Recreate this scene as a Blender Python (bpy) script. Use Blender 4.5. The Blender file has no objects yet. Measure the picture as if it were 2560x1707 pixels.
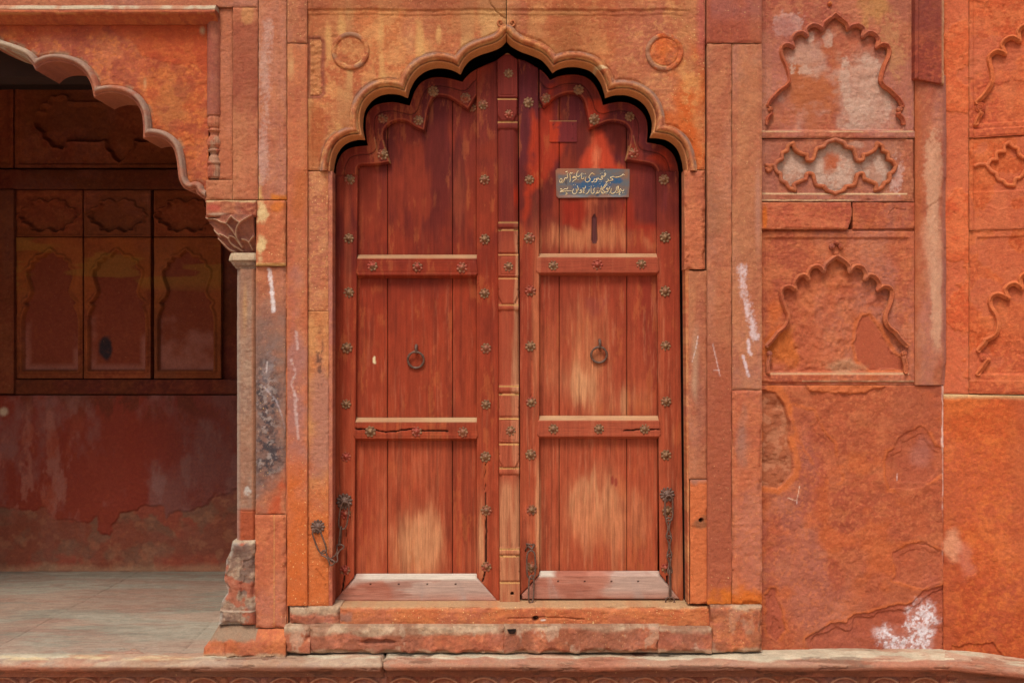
import bpy, math
import numpy as np

# ---------------------------------------------------------------- camera, sky, sun
sc = bpy.context.scene
COL = sc.collection
D = 5.0            # camera to wall face, metres
ZC = 1.55          # eye height above the terrace
cam_d = bpy.data.cameras.new("camera"); cam = bpy.data.objects.new("camera", cam_d); COL.objects.link(cam)
cam.location = (0, -D, ZC); cam.rotation_euler = (math.radians(90), 0, 0)
cam_d.sensor_width = 36; cam_d.lens = 36 * 2500 / 2560.0; cam_d.clip_end = 500; cam_d.clip_start = 0.05
sc.camera = cam
SUN_EL, SUN_AZ = 57.0, 196.0     # azimuth clockwise from +Y; 180 = straight behind the camera
w = bpy.data.worlds.new("World"); sc.world = w; w.use_nodes = True
nt = w.node_tree; nt.nodes.clear()
sky = nt.nodes.new("ShaderNodeTexSky"); sky.sky_type = 'NISHITA'; sky.sun_disc = False
sky.sun_elevation = math.radians(SUN_EL); sky.sun_rotation = math.radians(SUN_AZ)
sky.dust_density = 6.0; sky.ozone_density = 0.6; sky.air_density = 1.0
bg = nt.nodes.new("ShaderNodeBackground"); bg.inputs[1].default_value = 0.095
wo = nt.nodes.new("ShaderNodeOutputWorld")
nt.links.new(sky.outputs[0], bg.inputs[0]); nt.links.new(bg.outputs[0], wo.inputs[0])
sun_d = bpy.data.lights.new("sun", 'SUN'); sun_d.energy = 1.5; sun_d.angle = math.radians(16)
sun_d.color = (1.0, 0.93, 0.83)
sun = bpy.data.objects.new("sun", sun_d); COL.objects.link(sun)
az, el = math.radians(SUN_AZ), math.radians(SUN_EL)
from mathutils import Vector
sdir = Vector((math.sin(az) * math.cos(el), math.cos(az) * math.cos(el), math.sin(el)))
sun.rotation_euler = (-sdir).to_track_quat('-Z', 'Y').to_euler()
sc.view_settings.view_transform = 'Standard'; sc.view_settings.look = 'None'
sc.view_settings.gamma = 1.0; sc.view_settings.use_curve_mapping = False
sc.view_settings.exposure = 0.46
sc.cycles.max_bounces = 6; sc.cycles.diffuse_bounces = 4

# ---------------------------------------------------------------- colour and noise helpers
K = 1.30           # how much brighter a lit face looks than its base colour
def S(r, g, b):
    c = np.array([r, g, b], float) / 255.0
    l = np.where(c <= 0.04045, c / 12.92, ((c + 0.055) / 1.055) ** 2.4)
    return l / K
def ss(a, b, x):
    t = np.clip((x - a) / (b - a + 1e-9), 0, 1); return t * t * (3 - 2 * t)
_tab = {}
def vnoise(x, y, seed):
    if seed not in _tab: _tab[seed] = np.random.RandomState(seed).rand(256, 256).astype(np.float32)
    T = _tab[seed]
    xi = np.floor(x); yi = np.floor(y); fx = x - xi; fy = y - yi
    xi = xi.astype(int) & 255; yi = yi.astype(int) & 255
    x1 = (xi + 1) & 255; y1 = (yi + 1) & 255
    fx = fx * fx * fx * (fx * (fx * 6 - 15) + 10); fy = fy * fy * fy * (fy * (fy * 6 - 15) + 10)
    a = T[xi, yi] * (1 - fx) + T[x1, yi] * fx
    b = T[xi, y1] * (1 - fx) + T[x1, y1] * fx
    return a * (1 - fy) + b * fy
def fbm(x, y, scale, seed=0, oct=4, sx=1.0, sy=1.0, gain=0.5):
    """value-noise fractal, about 0..1; scale is the longest wavelength in pixels of the wall plane"""
    r = 0; a = 1; tot = 0; f = 1.0 / scale
    for o in range(oct):
        ca, sa = math.cos(o * 0.9 + seed), math.sin(o * 0.9 + seed)
        X, Y = x * sx, y * sy
        if sx == 1 and sy == 1: X, Y = X * ca - Y * sa, X * sa + Y * ca
        r = r + a * vnoise(X * f + 17.3 * o + seed * 3.1, Y * f + 5.7 * o + seed * 7.7, seed * 7 + o)
        tot += a; a *= gain; f *= 2.03
    r = r / tot
    return np.clip((r - 0.5) * 1.7 + 0.5, 0, 1)
def mixc(a, b, t):
    t = np.broadcast_to(np.asarray(t, float), (len(a),))[:, None]; return a * (1 - t) + b * t
def ell(x, y, cx, cy, rx, ry, soft=0.5, nz=None, amp=0.5):
    d = np.sqrt(((x - cx) / rx) ** 2 + ((y - cy) / ry) ** 2)
    if nz is not None: d = d + (nz - 0.5) * amp * 2
    return 1 - ss(1 - soft, 1 + 0.02, d)
def pdist(x, y, pts, closed=False):
    pts = np.asarray(pts, float); n = len(pts); best = np.full(x.shape, 1e18)
    for i in range(n if closed else n - 1):
        ax, ay = pts[i]; bx, by = pts[(i + 1) % n]
        dx, dy = bx - ax, by - ay; L = dx * dx + dy * dy + 1e-12
        t = np.clip(((x - ax) * dx + (y - ay) * dy) / L, 0, 1)
        d = (x - ax - t * dx) ** 2 + (y - ay - t * dy) ** 2
        np.minimum(best, d, out=best)
    return np.sqrt(best)
def sdpoly(x, y, pts):
    """signed distance, positive inside"""
    pts = np.asarray(pts, float); d = pdist(x, y, pts, True)
    ins = np.zeros(x.shape, bool); n = len(pts)
    for i in range(n):
        ax, ay = pts[i]; bx, by = pts[(i + 1) % n]
        if ay == by: continue
        c = ((ay > y) != (by > y)) & (x < (bx - ax) * (y - ay) / (by - ay) + ax)
        ins ^= c
    return np.where(ins, d, -d)
def smooth_arc(pts, n=6):
    """Catmull-Rom through the points of one lobe (ends stay sharp)"""
    p = [np.array(q, float) for q in pts]
    if len(p) < 3: return [tuple(q) for q in p]
    p = [2 * p[0] - p[1]] + p + [2 * p[-1] - p[-2]]
    out = []
    for i in range(1, len(p) - 2):
        for k in range(n):
            t = k / n
            q = 0.5 * ((2 * p[i]) + (-p[i-1] + p[i+1]) * t + (2*p[i-1] - 5*p[i] + 4*p[i+1] - p[i+2]) * t*t + (-p[i-1] + 3*p[i] - 3*p[i+1] + p[i+2]) * t**3)
            out.append(tuple(q))
    out.append(tuple(p[-2])); return out
def curve(arcs, ox=0, oy=0, sc_=1.0, n=6):
    """arcs: list of lobes in crop pixels -> one polyline in photo pixels"""
    out = []
    for a in arcs:
        q = smooth_arc([(ox + u / sc_, oy + v / sc_) for u, v in a], n)
        out += q if not out else q[1:]
    return out

# ---------------------------------------------------------------- materials
def nodes_of(name):
    m = bpy.data.materials.new(name); m.use_nodes = True; nt = m.node_tree; nt.nodes.clear()
    out = nt.nodes.new("ShaderNodeOutputMaterial"); b = nt.nodes.new("ShaderNodeBsdfPrincipled")
    nt.links.new(b.outputs[0], out.inputs[0]); return m, nt, b
def N(nt, t, **kw):
    n = nt.nodes.new(t)
    for k, v in kw.items(): setattr(n, k, v)
    return n
def tex_coord(nt, scale=(1, 1, 1)):
    g = N(nt, "ShaderNodeNewGeometry"); mp = N(nt, "ShaderNodeMapping"); mp.inputs[3].default_value = scale
    nt.links.new(g.outputs['Position'], mp.inputs[0]); return mp.outputs[0]
def noise(nt, vec, scale, detail=5, rough=0.6):
    n = N(nt, "ShaderNodeTexNoise"); n.inputs['Scale'].default_value = scale
    n.inputs['Detail'].default_value = detail; n.inputs['Roughness'].default_value = rough
    nt.links.new(vec, n.inputs['Vector']); return n.outputs['Fac']
def ramp(nt, fac, p0, p1, v0=0.0, v1=1.0):
    r = N(nt, "ShaderNodeMapRange"); r.clamp = True
    r.inputs[1].default_value = p0; r.inputs[2].default_value = p1; r.inputs[3].default_value = v0; r.inputs[4].default_value = v1
    nt.links.new(fac, r.inputs[0]); return r.outputs[0]
def mathn(nt, op, a, b):
    m = N(nt, "ShaderNodeMath", operation=op)
    for i, v in enumerate((a, b)):
        if isinstance(v, (int, float)): m.inputs[i].default_value = v
        else: nt.links.new(v, m.inputs[i])
    return m.outputs[0]
def mixrgb(nt, fac, a, b, bt='MIX'):
    m = N(nt, "ShaderNodeMix", data_type='RGBA', blend_type=bt)
    if isinstance(fac, (int, float)): m.inputs[0].default_value = fac
    else: nt.links.new(fac, m.inputs[0])
    for i, v in ((6, a), (7, b)):
        if isinstance(v, (tuple, list, np.ndarray)): m.inputs[i].default_value = tuple(v)[:3] + (1,)
        else: nt.links.new(v, m.inputs[i])
    return m.outputs[2]
def scale_col(nt, col, fac):
    c = N(nt, "ShaderNodeVectorMath", operation='SCALE'); nt.links.new(col, c.inputs[0]); nt.links.new(fac, c.inputs['Scale']); return c.outputs[0]
def surf(name, kind):
    m, nt, b = nodes_of(name)
    at = N(nt, "ShaderNodeAttribute", attribute_name="wear"); col = at.outputs['Color']; al = at.outputs['Alpha']
    if kind == 'stone':
        v = tex_coord(nt)
        fine = noise(nt, v, 210, 4, 0.8); mid = noise(nt, v, 60, 5, 0.65)
        col = scale_col(nt, col, mathn(nt, 'MULTIPLY', ramp(nt, fine, 0.3, 0.7, 0.78, 1.22), ramp(nt, mid, 0.3, 0.7, 0.88, 1.12)))
        col = mixrgb(nt, ramp(nt, noise(nt, v, 28, 4, 0.7), 0.50, 0.75, 0, 0.14), col, S(205, 110, 55))
        vo = N(nt, "ShaderNodeTexVoronoi"); vo.inputs['Scale'].default_value = 85; vo.inputs['Randomness'].default_value = 1
        wv = N(nt, "ShaderNodeVectorMath", operation='ADD'); nz = N(nt, "ShaderNodeTexNoise"); nz.inputs['Scale'].default_value = 160
        nt.links.new(v, nz.inputs['Vector']); sc2 = N(nt, "ShaderNodeVectorMath", operation='SCALE'); sc2.inputs['Scale'].default_value = 0.012
        nt.links.new(nz.outputs['Color'], sc2.inputs[0]); nt.links.new(v, wv.inputs[0]); nt.links.new(sc2.outputs[0], wv.inputs[1])
        nt.links.new(wv.outputs[0], vo.inputs['Vector'])
        sep = N(nt, "ShaderNodeSeparateColor"); nt.links.new(vo.outputs['Color'], sep.inputs[0])
        rad = ramp(nt, sep.outputs[0], 0.35, 1.0, 0.0, 0.26)
        spot = ramp(nt, mathn(nt, 'SUBTRACT', rad, vo.outputs['Distance']), 0.0, 0.05)
        spot = mathn(nt, 'MULTIPLY', spot, ramp(nt, mathn(nt, 'ADD', al, mathn(nt, 'MULTIPLY', sep.outputs[1], 0.5)), 0.45, 1.1))
        col = mixrgb(nt, spot, col, S(248, 205, 140))
        bm = N(nt, "ShaderNodeBump"); bm.inputs['Strength'].default_value = 0.75; bm.inputs['Distance'].default_value = 0.004
        hh = mathn(nt, 'ADD', mathn(nt, 'MULTIPLY', noise(nt, v, 95, 6, 0.7), 1.0), mathn(nt, 'MULTIPLY', fine, 0.35))
        nt.links.new(hh, bm.inputs['Height']); nt.links.new(bm.outputs[0], b.inputs['Normal'])
        b.inputs['Roughness'].default_value = 0.88; b.inputs['Specular IOR Level'].default_value = 0.25
    elif kind in ('woodv', 'woodh'):
        sc3 = (1, 1, 0.035) if kind == 'woodv' else (0.035, 1, 1)
        v = tex_coord(nt, sc3); u = tex_coord(nt)
        gr = noise(nt, v, 190, 5, 0.8); g2 = noise(nt, v, 70, 4, 0.6); sp = noise(nt, u, 200, 3, 0.75)
        col = scale_col(nt, col, mathn(nt, 'MULTIPLY', ramp(nt, g2, 0.3, 0.7, 0.88, 1.12), ramp(nt, sp, 0.3, 0.7, 0.88, 1.12)))
        # alpha of the wear layer = how far the paint has gone: the grain shows there
        lo = ramp(nt, gr, 0.33, 0.67, 0.62, 1.28)
        gcol = scale_col(nt, col, lo)
        col = mixrgb(nt, ramp(nt, al, 0, 1, 0.22, 1.0), col, gcol)
        bm = N(nt, "ShaderNodeBump"); bm.inputs['Distance'].default_value = 0.0025
        nt.links.new(ramp(nt, al, 0, 1, 0.15, 0.55), bm.inputs['Strength'])
        nt.links.new(mathn(nt, 'ADD', gr, mathn(nt, 'MULTIPLY', noise(nt, u, 45, 4, 0.6), 0.25)), bm.inputs['Height']); nt.links.new(bm.outputs[0], b.inputs['Normal'])
        nt.links.new(ramp(nt, al, 0, 1, 0.65, 0.85), b.inputs['Roughness'])
        b.inputs['Specular IOR Level'].default_value = 0.12
    elif kind == 'metal':
        v = tex_coord(nt)
        col = mixrgb(nt, ramp(nt, noise(nt, v, 160, 4, 0.7), 0.5, 0.66, 0, 0.6), col, S(120, 84, 66))
        b.inputs['Roughness'].default_value = 0.5
    nt.links.new(col, b.inputs['Base Color']); return m
M = {'stone': surf("weathered_red_sandstone", 'stone'), 'woodv': surf("worn_red_paint_upright_grain", 'woodv'),
     'woodh': surf("worn_red_paint_level_grain", 'woodh'), 'tin': surf("faded_blue_painted_tin", 'metal')}
def iron(name, c0, c1, c2=None):
    m, nt, b = nodes_of(name); v = tex_coord(nt)
    col = mixrgb(nt, ramp(nt, noise(nt, v, 60, 5, 0.7), 0.4, 0.62), S(*c0), S(*c1))
    if c2:
        oi = N(nt, "ShaderNodeObjectInfo")
        f = mathn(nt, 'MULTIPLY', ramp(nt, noise(nt, v, 22, 3, 0.6), 0.45, 0.6), ramp(nt, oi.outputs['Random'], 0.2, 0.8, 0.1, 1.0))
        col = mixrgb(nt, f, col, S(*c2))
    bm = N(nt, "ShaderNodeBump"); bm.inputs['Strength'].default_value = 0.4; bm.inputs['Distance'].default_value = 0.001
    nt.links.new(noise(nt, v, 500, 4, 0.7), bm.inputs['Height']); nt.links.new(bm.outputs[0], b.inputs['Normal'])
    nt.links.new(col, b.inputs['Base Color']); b.inputs['Roughness'].default_value = 0.6; b.inputs['Metallic'].default_value = 0.25
    return m
M['stud'] = iron("rusty_iron_stud", (150, 112, 74), (112, 76, 52), (160, 62, 42))
M['iron'] = iron("dark_forged_iron", (122, 92, 78), (92, 66, 54))
M['letter'] = iron("cream_sign_paint", (250, 238, 200), (240, 205, 140))
def plain(name, c, r=0.9):
    m, nt, b = nodes_of(name); v = tex_coord(nt)
    nt.links.new(scale_col(nt, mixrgb(nt, 0.0, S(*c), S(*c)), ramp(nt, noise(nt, v, 12, 6, 0.7), 0.3, 0.7, 0.75, 1.2)), b.inputs['Base Color'])
    b.inputs['Roughness'].default_value = r; return m
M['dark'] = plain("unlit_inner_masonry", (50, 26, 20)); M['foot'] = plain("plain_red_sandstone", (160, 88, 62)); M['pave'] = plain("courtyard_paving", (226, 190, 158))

# ---------------------------------------------------------------- scene bookkeeping
def thing(name, label, cat, loc=(0, 0, 0), group=None):
    o = bpy.data.objects.new(name, None); COL.objects.link(o); o.location = loc
    o.empty_display_size = 0.1
    o['label'] = label; o['category'] = cat
    if group: o['group'] = group
    return o
def link(name, me, parent=None, mat=None, kind=None):
    if mat: me.materials.append(mat)
    o = bpy.data.objects.new(name, me); COL.objects.link(o)
    if parent is not None:
        o.parent = parent
        pl = parent.location.copy(); q = parent
        while q.parent is not None: q = q.parent; pl += q.location
        o.location = -pl                          # mesh data is in world coordinates
    if kind: o['kind'] = kind
    return o
def mesh_np(name, V, Q, smooth=None, col=None):
    me = bpy.data.meshes.new(name); me.vertices.add(len(V)); me.vertices.foreach_set('co', np.asarray(V, np.float32).ravel())
    n = len(Q); me.loops.add(4 * n); me.loops.foreach_set('vertex_index', Q.astype(np.int32).ravel())
    me.polygons.add(n); me.polygons.foreach_set('loop_start', (np.arange(n) * 4).astype(np.int32))
    if smooth is None: smooth = np.ones(n, bool)
    me.polygons.foreach_set('use_smooth', smooth)
    me.update(calc_edges=True)
    if col is not None:
        a = me.attributes.new("wear", 'FLOAT_COLOR', 'POINT'); a.data.foreach_set('color', col.astype(np.float32).ravel())
    return me

def at(px, py, dep=0.0):
    """photo pixel on the plane y = dep  ->  world x, z"""
    k = 0.002 * (D + dep) / D
    return (px - 1280.0) * k, ZC + (853.5 - py) * k
def flat(dep):
    k = 0.002 * (D + dep) / D
    def f(x, y, h): return np.stack([(x - 1280.0) * k, dep - h, ZC + (853.5 - y) * k], -1)
    return f
def relief(name, parent, rect, cf, hf=None, mp=0.0, step=2.0, thick=0.05, keep=None, mat='stone', kind=None, stepy=None):
    """a solid slab whose front is a finely divided height field; rect and keep in wall-plane pixels"""
    x0, y0, x1, y1 = rect; sy = stepy or step
    nx = max(2, int(round((x1 - x0) / step)) + 1); ny = max(2, int(round((y1 - y0) / sy)) + 1)
    gx, gy = np.meshgrid(np.linspace(x0, x1, nx), np.linspace(y0, y1, ny), indexing='ij')
    x = gx.ravel().copy(); y = gy.ravel().copy()
    idx = np.arange(nx * ny).reshape(nx, ny)
    q = np.stack([idx[:-1, 1:], idx[1:, 1:], idx[1:, :-1], idx[:-1, :-1]], -1).reshape(-1, 4)
    s = None
    if keep is not None:
        s = keep(x, y); kq = (s[q] > 0).any(1); q = q[kq]
        used = np.zeros(len(x), bool); used[q] = True
        out = used & (s <= 0)
        for _ in range(2):
            xi, yi, si = x[out], y[out], s[out]; e = 0.25
            gxx = (keep(xi + e, yi) - keep(xi - e, yi)) / (2 * e); gyy = (keep(xi, yi + e) - keep(xi, yi - e)) / (2 * e)
            g2 = np.maximum(gxx ** 2 + gyy ** 2, 0.25)
            st = np.clip(-si, 0, 2 * step)
            x[out] = xi + gxx / g2 * st; y[out] = yi + gyy / g2 * st
            s[out] = keep(x[out], y[out])
        rem = np.full(len(x), -1); rem[used] = np.arange(used.sum()); q = rem[q]
        x, y, s = x[used], y[used], np.maximum(s[used], 0)
    e = np.minimum(np.minimum(x - x0, x1 - x), np.minimum(y - y0, y1 - y))
    if s is not None: e = np.minimum(e, s)
    h = np.zeros(len(x)) if hf is None else hf(x, y, e)
    c = cf(x, y, e)
    if c.shape[1] == 3: c = np.concatenate([c, np.zeros((len(c), 1))], 1)
    f = mp if callable(mp) else flat(mp)
    V = f(x, y, h); n = len(V)
    # rim
    ed = np.concatenate([q[:, [0, 1]], q[:, [1, 2]], q[:, [2, 3]], q[:, [3, 0]]])
    key = ed[:, 0].astype(np.int64) * n + ed[:, 1]; rk = ed[:, 1].astype(np.int64) * n + ed[:, 0]
    b = ed[~np.isin(key, rk)]
    bv, inv = np.unique(b.ravel(), return_inverse=True); inv = inv.reshape(-1, 2)
    Vf = V[bv]; Vb = f(x[bv], y[bv], np.full(len(bv), -thick)); nb = len(bv)
    A, Bq = inv[:, 0], inv[:, 1]
    sk = np.stack([n + Bq, n + A, n + nb + A, n + nb + Bq], -1)
    me = mesh_np(name, np.concatenate([V, Vf, Vb]), np.concatenate([q, sk]), np.concatenate([np.ones(len(q), bool), np.zeros(len(sk), bool)]),
                 np.concatenate([c, c[bv], c[bv]]))
    return link(name, me, parent, M[mat], kind)
def boxm(name, parent, x0, x1, y0, y1, z0, z1, mat, kind=None, open_=()):
    V = [(x, y, z) for x in (x0, x1) for y in (y0, y1) for z in (z0, z1)]
    F = {'L': (0, 1, 3, 2), 'R': (4, 6, 7, 5), 'F': (0, 4, 5, 1), 'B': (2, 3, 7, 6), 'D': (0, 2, 6, 4), 'U': (1, 5, 7, 3)}
    me = bpy.data.meshes.new(name); me.from_pydata(V, [], [f for k, f in F.items() if k not in open_]); me.update()
    return link(name, me, parent, mat, kind)
def tube(pts, r, closed=False, seg=8):
    """round bar along 3-D points -> verts, quads ; r number or list"""
    P = np.array(pts, float); n = len(P); V = []; Q = []
    r = np.full(n, r) if np.isscalar(r) else np.array(r)
    up = None
    for i in range(n):
        a = P[(i - 1) % n] if (closed or i > 0) else P[i]; b = P[(i + 1) % n] if (closed or i < n - 1) else P[i]
        t = b - a; t /= np.linalg.norm(t) + 1e-12
        if up is None:
            up = np.array([0, 1, 0.0]) if abs(t[1]) < 0.9 else np.array([1.0, 0, 0])
        u = up - t * np.dot(up, t); u /= np.linalg.norm(u) + 1e-12; up = u; v = np.cross(t, u)
        for k in range(seg):
            an = 2 * math.pi * k / seg; V.append(P[i] + r[i] * (math.cos(an) * u + math.sin(an) * v))
    for i in range(n if closed else n - 1):
        j = (i + 1) % n
        for k in range(seg):
            k2 = (k + 1) % seg; Q.append((i * seg + k, i * seg + k2, j * seg + k2, j * seg + k))
    if not closed:
        for e_, o_ in ((0, 0), (n - 1, 1)):
            c = len(V); V.append(P[e_])
            for k in range(0, seg, 2):
                a, b2, d = e_ * seg + k, e_ * seg + (k + 1) % seg, e_ * seg + (k + 2) % seg
                Q.append((c, a, b2, d) if o_ else (c, d, b2, a))
    return np.array(V), np.array(Q)
def joined(parts):
    Vs, Qs, o = [], [], 0
    for V, Q in parts: Vs.append(V); Qs.append(Q + o); o += len(V)
    return np.concatenate(Vs), np.concatenate(Qs)
def tube_obj(name, parent, parts, mat):
    V, Q = joined(parts); return link(name, mesh_np(name, V, Q), parent, mat)

# ---------------------------------------------------------------- stone looks
PAL = {
 'tan':   ((196, 120, 74), (182, 100, 66), (212, 150, 96)),
 'rose':  ((178, 102, 74), (164, 88, 68), (192, 122, 88)),
 'red':   ((166, 74, 52), (148, 66, 52), (182, 94, 62)),
 'orange':((196, 98, 52), (180, 84, 52), (212, 124, 66)),
 'clay':  ((186, 98, 64), (172, 86, 62), (200, 116, 76)),
 'grey':  ((158, 134, 114), (138, 112, 98), (180, 158, 134)),
 'vivid': ((206, 98, 54), (196, 86, 48), (220, 120, 72)),
 'deep':  ((194, 92, 46), (172, 78, 44), (208, 112, 56)),
}
LAV = {'rose': .5, 'tan': .25, 'clay': .38, 'red': .4, 'orange': .2, 'grey': .1, 'vivid': .12, 'deep': .12}
def stone(x, y, pal, seed, streak=0.0, scale=1.0, mott=1.0):
    p = [S(*c) for c in PAL[pal]]
    c = mixc(np.tile(p[0], (len(x), 1)), p[1], ss(0.30, 0.75, fbm(x, y, 150 * scale, seed, 5, gain=.62)) * mott * .85)
    c = mixc(c, p[2], ss(0.42, 0.80, fbm(x, y, 34 * scale, seed + 1, 4, gain=.62)) * 0.7 * mott)
    c = mixc(c, S(180, 126, 112), ss(.45, .8, fbm(x, y, 170 * scale, seed + 6, 5, 1.2, .6, .6)) * LAV.get(pal, .3))
    c = c * (1 + .07 * math.sin(seed * 2.399)) * np.array([1, 1 + .035 * math.sin(seed * 5.1), 1 + .06 * math.sin(seed * 3.7)])
    g = fbm(x, y, 9 if seed % 2 else 7, seed + 2, 3, .6 if seed % 3 else 1, 1.3 if seed % 3 else 1, gain=.7)
    c = c * (0.84 + 0.32 * g)[:, None]
    c = mixc(c, p[2] * 1.12, ss(.66, .86, fbm(x, y, 6.5, seed + 5, 2)) * .5)
    if streak: c = mixc(c, S(214, 168, 110), ss(0.58, 0.85, fbm(x, y, 60, seed + 3, 4, 1.0, 0.16)) * streak)
    return c
def alpha(c, a):
    a = np.broadcast_to(np.asarray(a, float), (len(c),)); return np.concatenate([c, a[:, None]], 1)
def rough(x, y, e, seed, amp=0.0012, edge=0.006, r=7.0, chip=1.0):
    """pitted face with worn, chipped arrises; metres"""
    n = fbm(x, y, 36, seed + 11, 5) - 0.5
    if seed % 3 != 1 and amp < .0035: n = n + .55 * (fbm(x, y, 11, seed + 15, 3, .45, 1.5, .7) - .5)          # chisel tooling
    ee = e + (fbm(x, y, 30, seed + 12, 4) - 0.5) * r * 1.3 * chip
    t = np.clip(1 - ee / r, 0, 1)
    pit = ss(.70, .82, fbm(x, y, 8, seed + 16, 3, gain=.6)) * .0016
    return n * amp * 2 - edge * t * t - pit
def joint_dust(c, x, y, e, seed, w=3.0, col=(205, 165, 118), s=0.28):
    return mixc(c, S(*col), (1 - ss(0, w, e)) * ss(0.35, 0.7, fbm(x, y, 40, seed + 21, 4)) * s)
def chalk(c, x, y, pts, wdt, col=(238, 225, 225), thr=0.45, seed=5, s=0.9):
    d = pdist(x, y, pts); n = fbm(x, y, 16, seed, 5, 1.2, 0.25, .65); g = fbm(x, y, 4.5, seed + 9, 2)
    m = (1 - ss(0, wdt * 1.25, d)) ** .8
    return mixc(c, S(*col), np.clip(ss(.55, 1.25, m * .85 + n * .55 + (g - .5) * .45) * ss(0, .3, m) * s * .85, 0, 1))
def crack(x, y, pts, wdt=1.6, wob=5.0, seed=3):
    u = x + (fbm(x, y, 22, seed, 3) - 0.5) * wob; v = y + (fbm(x, y, 22, seed + 1, 3) - 0.5) * wob
    return 1 - ss(wdt * 0.4, wdt, pdist(u, v, pts))

def bloom(c, x, y, mask, seed, col, s=.9, scale=60):
    """mineral bloom: a soft region broken up into crisp, ragged islands"""
    n = fbm(x, y, scale, seed, 6, 1, .8, .68); g = fbm(x, y, 8, seed + 1, 3, 1, 1, .7)
    m = ss(.50, .66, mask * .55 + (n - .5) * .62 + .24 + (g - .5) * .22) * ss(0, .25, mask)
    c3 = mixc(c[:, :3], S(*col) if not isinstance(col, np.ndarray) else col, m * s * (.55 + .45 * g)); return np.concatenate([c3, c[:, 3:]], 1) if c.shape[1] > 3 else c3

# ================================================================ setting: ground, terrace floor, ceiling
boxm("ground", None, -14, 14, -22, 3.2, -1.0, -0.75, M['pave'], 'structure')

# ---------------------------------------------------------------- the doorway bay
portal = thing("stone_doorway", "red sandstone doorway bay with a cusped arch, jambs and pilasters round the wooden door", "doorway", (-0.03, 0.0, 0.0))
DS = 0.105
def to_front(pts, dep):      # traced on the plane y=dep, expressed in wall-plane pixels
    return [(1280 + (a - 1280) * (D + dep) / D, 853.5 + (b - 853.5) * (D + dep) / D) for a, b in pts]
L = dict(ox=700, oy=0, sc_=1960 / 600.)
R = dict(ox=1200, oy=0, sc_=1960 / 600.)
archL = curve([[(1850, 345), (1800, 392), (1735, 422), (1640, 452), (1560, 492), (1510, 545), (1475, 612)],
               [(1475, 612), (1400, 575), (1300, 560), (1200, 582), (1120, 640), (1070, 720), (1045, 805)],
               [(1045, 805), (980, 779), (900, 770), (820, 785), (750, 830), (700, 900), (681, 980), (680, 1060), (697, 1145)],
               [(697, 1145), (640, 1145), (570, 1162), (510, 1202), (470, 1262), (450, 1330), (440, 1398)]], **L)
archR = curve([[(216, 345), (262, 388), (335, 428), (420, 458), (500, 495), (550, 545), (590, 600)],
               [(590, 600), (650, 567), (740, 550), (830, 560), (910, 592), (970, 660), (1003, 730), (1022, 805)],
               [(1022, 805), (1090, 783), (1180, 780), (1270, 808), (1340, 860), (1382, 930), (1402, 1000), (1400, 1070), (1385, 1130)],
               [(1385, 1130), (1450, 1132), (1530, 1152), (1600, 1208), (1640, 1295), (1660, 1398)]], **R)
AL, AR = to_front(archL, DS), to_front(archR, DS)
apex = ((AL[0][0] + AR[0][0]) / 2, AL[0][1] - 2)
openL = [apex] + AL[1:] + [(AL[-1][0], 470), (apex[0], 470)]
openR = [apex] + AR[1:] + [(AR[-1][0], 470), (apex[0], 470)]
OPEN = [apex] + AR[1:] + [(AR[-1][0], 1000), (AL[-1][0], 1000)] + AL[:0:-1]
MW = 25.0
def sop(x, y): return -sdpoly(x, y, OPEN)
def arch_h(d):     # cusped moulding: lip, hollow, roll, hairline
    roll = np.sqrt(np.clip(1 - ((d - 13.5) / 7.0) ** 2, 0, 1))
    return 0.010 * ss(0, 1.0, d) - 0.014 * ss(3.2, 4.6, d) * (1 - ss(5.6, 7.5, d)) + 0.020 * roll + 0.004 * ss(20.5, 21.5, d) * (1 - ss(23.5, 25, d)) - 0.006 * ss(23.5, 25, d)
def arch_c(seed, warm):
    def f(x, y, e):
        d = sop(x, y)
        c = stone(x, y, 'tan', seed, 0.15, 0.6)
        c = mixc(c, S(176, 96, 62), 0.45 * ss(0.3, 0.7, fbm(x, y, 70, seed + 5)))
        up = ss(11, 19, d) * ss(0.36, 0.66, fbm(x, y, 60, seed + 4, 4))
        c = mixc(c, S(158, 124, 108), up * 0.75)                # grey weathering on the shoulder of the roll
        c = mixc(c, S(226, 180, 122), 0.7 * (1 - ss(0.8, 2.4, np.abs(d - 6.5))) * ss(0.35, 0.6, fbm(x, y, 30, seed + 6)))
        c = mixc(c, S(222, 156, 100), .8 * (1 - ss(.5, 3.2, d)))                 # soffit edge painted paler, as if lit by light off the ground
        if not warm: c = mixc(c, S(228, 196, 150), ell(x, y, 1500, 172, 24, 6, 0.5))
        return alpha(c, 0.25)
    return f
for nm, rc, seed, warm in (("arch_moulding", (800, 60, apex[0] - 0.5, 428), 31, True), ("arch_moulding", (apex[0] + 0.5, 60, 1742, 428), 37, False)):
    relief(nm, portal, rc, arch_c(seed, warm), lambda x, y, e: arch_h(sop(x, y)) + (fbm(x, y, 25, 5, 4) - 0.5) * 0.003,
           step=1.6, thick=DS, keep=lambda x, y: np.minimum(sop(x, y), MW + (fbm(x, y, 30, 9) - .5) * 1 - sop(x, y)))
def frame_lines(x, y):
    w_ = (fbm(x, 0 * y, 60, 44, 3) - 0.5) * 4
    return 0.007 * (1 - ss(24 + w_, 27 + w_, y)) + 0.004 * (1 - ss(36 + w_, 39 + w_, y))
PATCH = [(771, 96), (800, 95), (809, 106), (806, 170), (809, 232), (800, 242), (772, 243)]
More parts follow.
